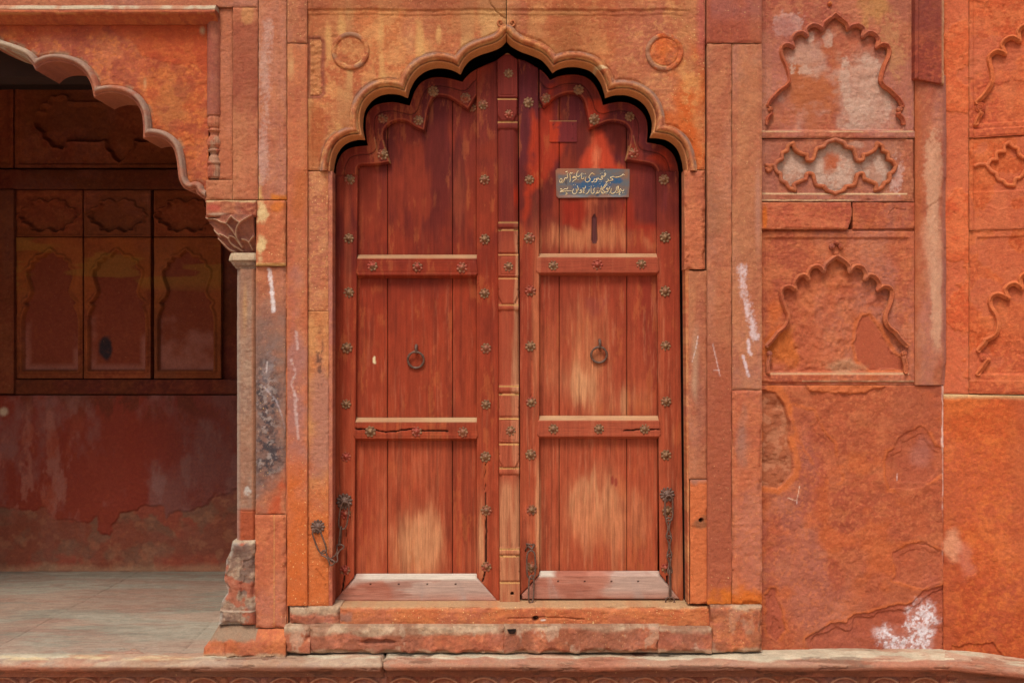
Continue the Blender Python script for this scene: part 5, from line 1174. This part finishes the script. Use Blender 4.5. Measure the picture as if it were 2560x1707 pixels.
strip("frame_stone", porch, (582, 19, 644, 499), 'rose', 533, -.004, lambda c, x, y, e: alpha(mixc(mixc(c, S(148, 72, 54), .6 * ss(50, 60, y) * (1 - ss(240, 300, y))), S(206, 150, 96), .6 * ell(x, y, 618, 30, 22, 34, .6, fbm(x, y, 30, 534))), .12), hx=lambda x, y, e: .003 * (1 - ss(0, 3, x - 582)))
strip("impost_block", porch, (514, 450, 581, 499), 'rose', 536, -.002, edge=.005, thick=DP)
def streak_c(c, x, y, e):
    c = chalk(c, x, y, [(668, 60), (664, 120), (662, 200), (663, 300), (657, 380), (654, 450)], 24, (212, 180, 168), seed=541, s=.55)
    c = mixc(c, S(216, 176, 112), .8 * ell(x, y, 648, 480, 16, 40, .7, fbm(x, y, 30, 542))); c = mixc(c, S(216, 128, 44), .9 * ss(478, 492, y + (fbm(x, y, 30, 543) - .5) * 14) * ss(672, 684, x)); return alpha(c, .2)
strip("pier_stone", porch, (646, -160, 716, 499), 'rose', 540, -.006, streak_c, hx=groove((701,), 1.5, .002))
def cap_c(c, x, y, e):
    n = fbm(x, y, 26, 546, 5)
    c = mixc(c, S(230, 200, 146), np.clip(ell(x, y, 655, 532, 18, 36, .5, n, .5) + ell(x, y, 650, 620, 14, 50, .8, n, .6), 0, 1) * .95); c = mixc(c, S(214, 122, 52), .8 * ell(x, y, 694, 515, 26, 20, .5, n, .3))
    c = mixc(c, S(226, 184, 120), .9 * ss(655, 661, y)); return alpha(c, .3 + .6 * ss(590, 630, y))
strip("pier_stone", porch, (639, 501, 713, 664), 'clay', 545, -.030, cap_c, edge=.010)
def soot(c, x, y, e):
    n = fbm(x, y, 18, 551, 5); n2 = fbm(x, y, 80, 552, 4)
    c = mixc(c, S(140, 112, 100), ss(700, 860, y + (n2 - .5) * 160) * (1 - ss(1180, 1285, y + (n2 - .5) * 120 + (x - 650))) * .85 * (.6 + .5 * n))
    c = mixc(c, S(120, 98, 92), np.clip(1.5 * ell(x, y, 664, 1000, 52, 300, .7, n2, .4), 0, 1) * .75); c = mixc(c, S(74, 66, 70), np.clip(1.3 * ell(x, y, 664, 1020, 50, 260, .8, n2, .4), 0, 1) * ss(.42, .68, fbm(x, y, 12, 549, 5, gain=.65))); c = mixc(c, S(172, 158, 152), np.clip(1.2 * ell(x, y, 664, 1020, 50, 260, .8, n2, .4), 0, 1) * ss(.6, .8, fbm(x, y, 10, 548, 4, gain=.65)) * .7); c = mixc(c, S(150, 140, 142), .5 * ell(x, y, 675, 930, 40, 160, .8, n2) * ss(.55, .7, n))
    c = mixc(c, S(190, 84, 48), .8 * ss(0, 30, sdpoly(x, y, [(720, 1130), (720, 1300), (650, 1300), (690, 1200)]) + (n - .5) * 20))
    c = chalk(c, x, y, [(674, 674), (678, 720), (684, 775)], 8, (248, 244, 246), seed=553, s=.9); c = chalk(c, x, y, [(655, 962), (690, 1000), (705, 1040), (712, 1070)], 3.5, (190, 180, 185), seed=554, s=.8)
    c = chalk(c, x, y, [(668, 905), (666, 930)], 3, (225, 215, 215), seed=555); return alpha(c, .35)
strip("pier_stone", porch, (639, 666, 714, 1285), 'rose', 550, -.010, soot, amp=.003, edge=.006, r=5)
strip("pier_stone", porch, (637, 1287, 714, 1569), 'clay', 556, -.020, lambda c, x, y, e: alpha(mixc(c, S(222, 160, 100), .7 * (1 - ss(.6, 2, np.abs(x - 685)))), .35), amp=.003, edge=.012, r=10, hx=lambda x, y, e: .004 * (1 - ss(684, 687, x)))
strip("pier_stone", porch, (714.5, 501, 719, 1569), 'clay', 558, -.004)

# column half set into the pier
colm = thing("porch_column", "slim faceted stone column with a leaf capital and broken base beside the porch", "column", (-1.33, -.01, 0))
relief("abacus", colm, (514, 501, 640, 542), lambda x, y, e: alpha(mixc(mixc(mixc(stone(x, y, 'rose', 560, 0, .6), S(190, 88, 72), .85 * ell(x, y, 536, 518, 28, 13, .4, fbm(x, y, 20, 561), .3)), S(206, 176, 130), .85 * (1 - ss(502, 507, y + (fbm(x, y, 20, 562) - .5) * 6))), S(186, 160, 136), .7 * ell(x, y, 545, 536, 34, 6, .6)), .2),
       lambda x, y, e: rough(x, y, e, 563, .002, .008, 5) - .01 * ss(539, 541, y), mp=-.045, thick=.20)
CAPP = [(515, 541), (641, 541), (641, 633), (578, 633), (562, 618), (548, 598), (538, 570), (527, 560)]
def C4(*p): return smooth_arc([(500 + a / 7.84, 490 + b / 7.84) for a, b in p], 5)
LEAF = [C4((130, 445), (350, 480), (480, 540), (600, 580), (700, 700), (765, 840), (840, 1010)), C4((600, 570), (660, 490), (708, 438)), C4((708, 438), (790, 510), (865, 560)), C4((1080, 430), (900, 530), (800, 640), (765, 760), (770, 830)),
        C4((420, 760), (520, 800), (600, 860), (650, 950), (840, 1085)), C4((630, 800), (720, 830), (780, 920), (835, 1010)), C4((620, 810), (610, 900), (700, 1010)), C4((860, 860), (940, 880), (990, 930), (1040, 1060)), C4((1090, 810), (1020, 880), (992, 930)), C4((390, 850), (500, 960), (600, 1060), (700, 1100)), C4((210, 560), (330, 700), (430, 800))]
def leaf_d(x, y): return np.minimum.reduce([pdist(x, y, l) for l in LEAF])
relief("capital", colm, (514, 541, 642, 634), lambda x, y, e: alpha(mixc(mixc(stone(x, y, 'rose', 565, 0, .5), S(126, 84, 72), .5 * ss(1.5, 4, leaf_d(x, y))), S(212, 182, 150), (1 - ss(.6, 2.0, leaf_d(x, y))) * (.55 + .45 * fbm(x, y, 20, 566))), .1),
       lambda x, y, e: .085 * (1 - ss(540, 634, y)) ** .8 * np.clip((x - 515) / 60, .2, 1) + .014 * (1 - ss(.5, 2.4, leaf_d(x, y))) - .010 * ss(0, 9, leaf_d(x, y)), mp=.012, thick=.16, step=1.5, keep=lambda x, y: sdpoly(x, y, CAPP))
def oct_h(x, xl, xr, dep_=.022):
    return -dep_ * (1 - np.clip((x - xl) / 13., 0, 1)) - dep_ * .8 * (1 - np.clip((xr - x) / 8., 0, 1))
NK = [(633, 578), (640, 575), (652, 573), (656, 578), (664, 584), (668, 588), (672, 590)]
relief("necking", colm, (572, 633, 645, 672), lambda x, y, e: alpha(mixc(stone(x, y, 'grey', 568, 0, .5), S(208, 186, 152), .6 * (1 - ss(648, 655, y))), .05),
       lambda x, y, e: np.interp(y, [633, 640, 652, 655, 664, 666, 672], [.018, .026, .030, .018, .012, .004, 0]) + oct_h(x, 575, 646), mp=-.004, thick=.14, step=1.7, keep=lambda x, y: x - np.interp(y, [q[0] for q in NK], [q[1] for q in NK]))
def sh_c(x, y, e):
    c = mixc(stone(x, y, 'grey', 570, 0, 1), S(176, 132, 112), .35); n = fbm(x, y, 60, 571, 5, 1, .4)
    c = mixc(c, S(166, 110, 80), .7 * ss(626, 632, x)); c = mixc(c, S(162, 112, 86), .45 * ss(.5, .75, n)); c = mixc(c, S(170, 80, 46), .9 * ss(1265, 1280, y)); c = mixc(c, S(206, 160, 104), .5 * ell(x, y, 612, 760, 10, 120, .8, n))
    c = mixc(c, S(190, 184, 176), .85 * ell(x, y, 619, 1225, 8, 15, .6, fbm(x, y, 12, 572))); c = mixc(c, S(168, 160, 150), .5 * (1 - ss(590, 604, x)) ); return alpha(c, .1)
relief("shaft", colm, (589.5, 672, 640, 1353), sh_c, lambda x, y, e: oct_h(x, 590, 640) + rough(x, y, e, 573, .0018, .002, 3) - .004 * (1 - ss(.8, 2, np.abs(y - 1277))), mp=-.008, thick=.13, step=2, keep=lambda x, y: x - (590 - (y - 672) * .004))
def b_c(x, y, e):
    n = fbm(x, y, 30, 576, 5); c = mixc(stone(x, y, 'grey', 575, 0, .7), S(110, 84, 78), .7 * ss(.35, .6, n)); c = mixc(c, S(176, 88, 60), .7 * ss(.6, .72, fbm(x, y, 44, 577, 5)))
    c = mixc(c, S(172, 164, 152), .8 * (1 - ss(3, 12, e)) * (x < 600) * ss(.35, .6, n)); c = mixc(c, S(206, 186, 158), (1 - ss(1353, 1363, y + (n - .5) * 8)) * .85); c = mixc(c, S(180, 160, 140), .9 * (1 - ss(1, 2.4, np.abs(y - 1527)))); return alpha(c, .1)
BAS = [(579, 1354), (636, 1352), (637, 1562), (546, 1562), (549, 1525), (555, 1500), (568, 1480), (562, 1462), (557, 1450), (562, 1420), (564, 1400), (574, 1380)]
relief("base", colm, (545, 1352, 637, 1564), b_c, lambda x, y, e: rough(x, y, e, 578, .006, .02, 9) + .004 * (1 - ss(601, 603, x)) * 0 + .006 * ss(1524, 1528, y) - .006 * (1 - ss(.8, 2, np.abs(x - 603))) * ss(1390, 1410, y) - .012 * ss(-1, 2, sdpoly(x, y, [(603, 1400), (636, 1385), (636, 1520), (604, 1520)]) + (fbm(x, y, 24, 579) - .5) * 14) * .5, mp=-.035, thick=.16, step=1.8, keep=lambda x, y: sdpoly(x, y, BAS))
PLI = [(546, 1563), (637, 1563), (640, 1572), (719, 1572), (719, 1636), (514, 1636), (516, 1612), (530, 1594)]
relief("plinth", colm, (512, 1561, 720, 1637), lambda x, y, e: alpha(mixc(mixc(mixc(stone(x, y, 'orange', 580, 0, .6), S(196, 130, 96), .4), S(150, 130, 108), .9 * ((1 - ss(1590, 1600, y + (fbm(x, y, 20, 581) - .5) * 10)) * (x < 646))), S(198, 176, 144), .7 * ss(1624, 1634, y + (fbm(x, y, 30, 582) - .5) * 10)), .1),
       lambda x, y, e: rough(x, y, e, 583, .005, .012, 6) + .05 * ss(1563, 1598, y) - .006 * (1 - ss(.8, 2, np.abs(x - 571))) * ss(1600, 1606, y), mp=-.02, thick=.3, step=2, keep=lambda x, y: sdpoly(x, y, PLI))

# rear wall of the porch
BD = 1.75
rear = thing("porch_rear_wall", "shaded rear wall of the porch with dim carved panels above mottled red plaster", "wall", (-2.2, BD, 0))
def rw(name, rect, pal, seed, cf=None, hf=None, dep=0., step=3, **kw):
    def c0(x, y, e):
        c = mixc(stone(x, y, pal, seed, 0, 1.2), S(150, 84, 36), .5 * ss(.5, .75, fbm(x, y, 120, seed + 4, 4, .5, 1))); c = c * S(206, 190, 176) * K      # stone darkened so its colour carries the porch's shade
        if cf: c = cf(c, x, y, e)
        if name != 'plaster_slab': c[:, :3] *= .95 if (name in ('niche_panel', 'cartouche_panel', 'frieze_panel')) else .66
        return c if c.shape[1] == 4 else alpha(c, .1)
    return relief(name, rear, rect, c0, lambda x, y, e: rough(x, y, e, seed, .002, .006, 4) + (hf(x, y, e) if hf else 0), mp=BD + dep, thick=.08, step=step, **kw)
CR = dict(ox=0, oy=0, sc_=2.8)
bc = curve([[(245, 860), (262, 800), (300, 780)], [(285, 790), (300, 740), (345, 735)], [(340, 735), (360, 690), (400, 690)], [(400, 690), (440, 675), (475, 690), (490, 722), (700, 725)], [(700, 725), (745, 740), (750, 690), (790, 660)], [(790, 660), (790, 620), (840, 590)]], **CR)
bd = curve([[(245, 860), (262, 900), (300, 930)], [(300, 930), (310, 970), (345, 990)], [(345, 990), (370, 1030), (410, 1035)], [(410, 1035), (445, 1045), (460, 1010), (490, 992), (700, 995)], [(700, 995), (740, 985), (745, 1040), (780, 1070)], [(780, 1070), (800, 1110), (840, 1140)]], **CR)
BC, BDn = mirror(bc, 300), mirror(bd, 300); BCP = BC + BDn[::-1]
def frame_rect(x, y, a, b, c_, d_, dp=.012): return -dp * ss(-1, 1.5, np.minimum(np.minimum(x - a, c_ - x), np.minimum(y - b, d_ - y)))
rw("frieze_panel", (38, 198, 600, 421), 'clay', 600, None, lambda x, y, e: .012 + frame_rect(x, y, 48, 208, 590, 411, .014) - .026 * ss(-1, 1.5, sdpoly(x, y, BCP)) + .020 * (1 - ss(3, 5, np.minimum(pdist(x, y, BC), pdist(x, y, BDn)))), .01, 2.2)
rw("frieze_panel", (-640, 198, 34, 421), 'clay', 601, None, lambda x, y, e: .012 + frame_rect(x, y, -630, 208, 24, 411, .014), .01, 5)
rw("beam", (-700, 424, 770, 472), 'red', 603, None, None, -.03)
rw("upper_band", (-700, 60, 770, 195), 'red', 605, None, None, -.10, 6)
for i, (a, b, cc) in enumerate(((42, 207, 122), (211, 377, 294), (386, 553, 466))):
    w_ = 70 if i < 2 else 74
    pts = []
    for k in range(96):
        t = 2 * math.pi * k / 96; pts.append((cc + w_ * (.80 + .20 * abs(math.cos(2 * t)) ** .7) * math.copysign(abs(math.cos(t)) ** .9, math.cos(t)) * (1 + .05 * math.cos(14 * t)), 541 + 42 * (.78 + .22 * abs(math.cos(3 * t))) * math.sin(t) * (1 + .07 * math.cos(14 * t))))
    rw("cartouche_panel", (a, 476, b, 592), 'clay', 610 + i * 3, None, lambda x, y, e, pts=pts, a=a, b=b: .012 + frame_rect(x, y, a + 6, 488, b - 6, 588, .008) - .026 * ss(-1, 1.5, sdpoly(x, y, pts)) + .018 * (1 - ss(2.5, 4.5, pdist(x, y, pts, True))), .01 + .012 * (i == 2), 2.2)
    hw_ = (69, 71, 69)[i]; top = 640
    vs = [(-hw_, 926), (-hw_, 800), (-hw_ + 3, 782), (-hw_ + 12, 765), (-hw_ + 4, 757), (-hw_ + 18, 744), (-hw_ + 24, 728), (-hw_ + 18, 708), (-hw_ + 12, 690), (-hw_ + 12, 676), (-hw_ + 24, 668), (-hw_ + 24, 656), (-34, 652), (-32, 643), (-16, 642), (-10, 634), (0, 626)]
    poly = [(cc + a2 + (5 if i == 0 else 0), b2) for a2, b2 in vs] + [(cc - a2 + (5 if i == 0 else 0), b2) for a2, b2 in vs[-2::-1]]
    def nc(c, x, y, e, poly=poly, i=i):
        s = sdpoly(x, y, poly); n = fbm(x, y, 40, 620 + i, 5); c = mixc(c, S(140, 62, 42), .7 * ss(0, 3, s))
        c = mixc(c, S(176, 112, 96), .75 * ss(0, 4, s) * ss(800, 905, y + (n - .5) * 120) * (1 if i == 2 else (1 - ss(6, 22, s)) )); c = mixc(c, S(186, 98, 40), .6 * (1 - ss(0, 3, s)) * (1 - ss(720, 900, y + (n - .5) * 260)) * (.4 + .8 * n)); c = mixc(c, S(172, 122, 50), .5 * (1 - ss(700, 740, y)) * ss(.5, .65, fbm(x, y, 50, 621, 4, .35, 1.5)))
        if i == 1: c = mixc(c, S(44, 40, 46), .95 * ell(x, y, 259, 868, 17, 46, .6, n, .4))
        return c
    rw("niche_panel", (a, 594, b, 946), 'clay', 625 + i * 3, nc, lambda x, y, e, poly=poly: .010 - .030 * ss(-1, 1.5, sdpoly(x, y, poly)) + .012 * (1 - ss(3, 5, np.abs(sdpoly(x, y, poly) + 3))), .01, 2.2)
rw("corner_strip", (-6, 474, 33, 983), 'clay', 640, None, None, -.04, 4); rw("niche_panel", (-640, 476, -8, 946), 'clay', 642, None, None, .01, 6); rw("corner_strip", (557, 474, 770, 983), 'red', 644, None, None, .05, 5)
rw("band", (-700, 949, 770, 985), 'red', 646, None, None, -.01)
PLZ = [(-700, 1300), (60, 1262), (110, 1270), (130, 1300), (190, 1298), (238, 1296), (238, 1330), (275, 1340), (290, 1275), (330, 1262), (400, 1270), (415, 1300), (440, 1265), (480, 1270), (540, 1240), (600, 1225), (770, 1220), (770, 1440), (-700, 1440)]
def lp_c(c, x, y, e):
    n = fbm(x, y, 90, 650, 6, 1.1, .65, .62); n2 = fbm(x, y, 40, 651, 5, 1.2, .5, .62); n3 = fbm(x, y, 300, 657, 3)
    c = mixc(c, S(142, 54, 38), .85); c = mixc(c, S(146, 96, 88), .75 * ss(.46, .78, n * .6 + n3 * .4)); c = mixc(c, S(158, 114, 106), .6 * ss(.58, .8, n2) * ss(.4, .7, n)); c = mixc(c, S(104, 52, 46), .55 * ss(320, 500, x))  # darker toward the right: side falloff of light put into the plaster colour
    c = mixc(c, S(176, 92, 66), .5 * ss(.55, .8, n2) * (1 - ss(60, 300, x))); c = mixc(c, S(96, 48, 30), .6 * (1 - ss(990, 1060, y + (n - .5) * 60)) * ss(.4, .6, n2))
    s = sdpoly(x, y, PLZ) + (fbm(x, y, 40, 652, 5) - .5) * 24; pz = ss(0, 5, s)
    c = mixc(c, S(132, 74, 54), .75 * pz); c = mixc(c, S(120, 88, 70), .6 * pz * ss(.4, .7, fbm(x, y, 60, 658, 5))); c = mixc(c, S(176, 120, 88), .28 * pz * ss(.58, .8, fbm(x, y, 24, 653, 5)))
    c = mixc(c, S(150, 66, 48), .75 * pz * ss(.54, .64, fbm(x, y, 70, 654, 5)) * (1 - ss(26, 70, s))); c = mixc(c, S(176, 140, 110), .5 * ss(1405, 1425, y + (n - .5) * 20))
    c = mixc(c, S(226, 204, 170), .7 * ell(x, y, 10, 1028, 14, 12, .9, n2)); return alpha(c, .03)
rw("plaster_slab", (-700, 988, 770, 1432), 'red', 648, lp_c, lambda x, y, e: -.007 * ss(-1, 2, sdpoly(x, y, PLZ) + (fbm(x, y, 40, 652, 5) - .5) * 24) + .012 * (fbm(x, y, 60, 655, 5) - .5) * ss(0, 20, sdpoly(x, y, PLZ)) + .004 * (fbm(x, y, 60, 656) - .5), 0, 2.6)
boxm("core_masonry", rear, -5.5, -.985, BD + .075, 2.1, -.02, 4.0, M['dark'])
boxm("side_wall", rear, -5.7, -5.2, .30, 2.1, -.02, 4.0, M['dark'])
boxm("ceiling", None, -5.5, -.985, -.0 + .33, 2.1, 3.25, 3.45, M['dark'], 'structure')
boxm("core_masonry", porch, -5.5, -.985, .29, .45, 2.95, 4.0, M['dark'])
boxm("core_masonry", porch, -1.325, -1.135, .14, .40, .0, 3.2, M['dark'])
# left pier of the porch, beyond the frame
strip("pier_stone", porch, (PX0 - 260, -160, PX0 - 62, 1634), 'clay', 660, -.01, step=6); 
strip("pier_stone", porch, (PX0 - 60, 18, PX0 - 2, 1634), 'clay', 662, -.01, step=6, thick=.3)
boxm("core_masonry", porch, -5.5, (PX0 - 62 - 1280) * .002, .115, .45, .0, 4.0, M['dark'])

# worn stone floor of the porch
def flj(x, y): return np.maximum.reduce([1 - ss(1, 4, np.abs(x + 30 + y * .06)), 1 - ss(1, 4, np.abs(x - 455 - y * .03)), (1 - ss(1, 4, np.abs(y + 395))) * (x > -30 - y * .06), 1 - ss(1, 4, np.abs(x + 620))])
def floor_map(x, y, h): return np.stack([(x - 1280) * .002, -y * .002, h - .001], -1)
def fl2_c(x, y, e):
    u = x + (y) * .45; n = fbm(x, y, 200, 670, 6, .35, 1.4, .65); n2 = fbm(x, y, 44, 671, 5, .3, 1.6, .65)
    c = mixc(np.tile(S(176, 166, 148), (len(x), 1)), S(150, 140, 124), ss(.35, .8, n)); c = mixc(c, S(184, 146, 126), .5 * ss(.5, .7, fbm(u, y, 170, 672, 4, .3, 1.3)))
    c = mixc(c, S(184, 170, 150), .6 * ss(-200, 20, y) * ss(.35, .6, n2)); c = mixc(c, S(164, 120, 104), .4 * ss(.55, .7, n2)); c = c * (.62 + .38 * ss(-860, -300, y + (n - .5) * 200))[:, None]     # painted falloff of daylight: floor darker toward the rear
    c = mixc(c, S(96, 78, 66), .4 * flj(x, y) * ss(.3, .5, n2)); c = c * (.88 + .24 * fbm(x, y, 12, 675, 3, .5, 1.4))[:, None]
    c = c * (1 + .05 * np.sin(np.floor((x + 30) / 485.) * 2.1 + np.floor((y + 395) / 400.) * 1.3))[:, None]
    return alpha(c, 0)
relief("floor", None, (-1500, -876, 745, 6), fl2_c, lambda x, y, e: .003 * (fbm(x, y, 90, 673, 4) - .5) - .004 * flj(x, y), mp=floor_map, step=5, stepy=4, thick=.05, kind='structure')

# ---------------------------------------------------------------- ledge stones and the carved frieze under them
LP = np.array([(.06, .0), (.0, .0), (-.05, -.001), (-.085, -.004), (-.11, -.010), (-.128, -.020), (-.136, -.034), (-.134, -.050), (-.124, -.060), (-.10, -.064), (-.08, -.066), (-.078, -.10)])
LS = np.r_[0, np.cumsum(np.hypot(*np.diff(LP, axis=0).T))] / .002
T = np.gradient(LP, axis=0); LN = np.stack([T[:, 1], -T[:, 0]], -1); LN /= np.linalg.norm(LN, axis=1)[:, None]
def ledge_map(turn=False):
    def f(x, s, h):
        Y = np.interp(s, LS, LP[:, 0]); Z = np.interp(s, LS, LP[:, 1]); ny = np.interp(s, LS, LN[:, 0]); nz = np.interp(s, LS, LN[:, 1])
        Y = Y + ny * h; Z = Z + nz * h
        if not turn: return np.stack([(x - 1280) * .002, Y, Z], -1)
        u = x * .002; return np.stack([XH + u * CA + Y * SA, YH - .03 - u * SA + Y * CA, Z], -1)
    return f
thing_l = thing("stone_ledge", "rounded pale sandstone ledge running below the door, its lip crumbling over a carved frieze", "ledge", (0, -.05, -.05))
def led(x0, x1, seed, red=0., turn=False, left=False):
    def cf(x, s, e):
        n = fbm(x, s, 70, seed, 5, .45, 1.2); n2 = fbm(x, s, 26, seed + 1, 5, .7, 1)
        c = mixc(np.tile(S(206, 194, 168), (len(x), 1)), S(184, 164, 138), ss(.5, .75, n)); c = c * (.85 + .3 * n2)[:, None]
        st = (s - 66 + (n - .5) * 36 * 1.2)
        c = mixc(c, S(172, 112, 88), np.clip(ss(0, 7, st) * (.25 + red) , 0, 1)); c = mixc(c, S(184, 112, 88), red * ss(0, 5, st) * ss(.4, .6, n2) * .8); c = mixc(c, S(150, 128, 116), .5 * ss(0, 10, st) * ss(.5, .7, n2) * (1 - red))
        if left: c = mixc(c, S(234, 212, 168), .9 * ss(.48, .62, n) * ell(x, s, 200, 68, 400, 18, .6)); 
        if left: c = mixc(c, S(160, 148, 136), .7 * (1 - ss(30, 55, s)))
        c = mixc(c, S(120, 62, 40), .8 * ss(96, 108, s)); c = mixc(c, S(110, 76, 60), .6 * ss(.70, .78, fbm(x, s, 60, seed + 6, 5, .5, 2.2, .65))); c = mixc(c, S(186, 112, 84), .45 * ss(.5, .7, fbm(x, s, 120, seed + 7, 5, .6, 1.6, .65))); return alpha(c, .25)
    def hf(x, s, e):
        st = (s - 66 + (fbm(x, s, 70, seed, 5, .45, 1.2) - .5) * 43)
        h = .008 * (fbm(x, s, 80, seed + 2, 5, .6, 1) - .5) - .006 * ss(-.5, 2, st) * (.3 + red) - .006 * ss(.70, .78, fbm(x, s, 60, seed + 6, 5, .5, 2.2, .65)) + .003 * (fbm(x, s, 12, seed + 3, 4, .5, 1.4) - .5) * ss(10, 40, s)
        ex = np.minimum(x - x0, x1 - x); return h - .02 * np.clip(1 - (ex + (fbm(x, s, 24, seed + 4) - .5) * 10) / 7, 0, 1) ** 2
    relief("ledge_stone", thing_l, (x0, 0, x1, LS[-1]), cf, hf, mp=ledge_map(turn), step=2.6, stepy=2, thick=.03)
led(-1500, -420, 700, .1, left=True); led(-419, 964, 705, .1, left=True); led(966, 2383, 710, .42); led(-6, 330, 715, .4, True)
def fr_c(x, y, e): return alpha(mixc(stone(x, y, 'rose', 720, 0, .5) * .7, S(186, 136, 104), .6 * (1 - ss(1, 3, np.abs(fr_d(x, y)))) ), .1)  # rose stone darkened to put the shade under the ledge into its colour
def fr_d(x, y):
    u = (x - 60) % 100 - 50; return np.hypot(u / 1.15, y - 1728) - 36
def fr_h(x, y, e):
    d = fr_d(x, y); u2 = (x - 10) % 100 - 50; d2 = np.hypot(u2, y - 1702) - 9
    return .014 * (1 - ss(2, 4.5, np.abs(d))) + .010 * np.sqrt(np.clip(1 - (np.clip(d + 36, 0, 99) / 28) ** 2, 0, 1)) + .010 * (1 - ss(0, 3, d2)) + .003 * (fbm(x, y, 20, 722) - .5)
relief("frieze", thing_l, (-900, 1680, 2395, 1770), fr_c, fr_h, mp=-.062, thick=.05, step=2.6)
relief("frieze", thing_l, (-4, 1680, 330, 1770), fr_c, fr_h, mp=lambda u, v_, h: np.stack([XH + u * .002 * CA - (h + .062) * SA, YH - .03 - u * .002 * SA - (h + .062) * CA, ZC + (853.5 - v_) * .002], -1), thick=.05, step=3)
boxm("footing", thing_l, -5.5, 2.35, -.055, .5, -.75, -.075, M['foot']); boxm("footing", thing_l, -5.5, -.985, .07, 2.1, -.3, -.052, M['dark'])
# two more bays of wall, off to the right
boxm("core_masonry", bay, 2.75, 3.6, -.35, .3, -.75, 4.0, M['foot'])
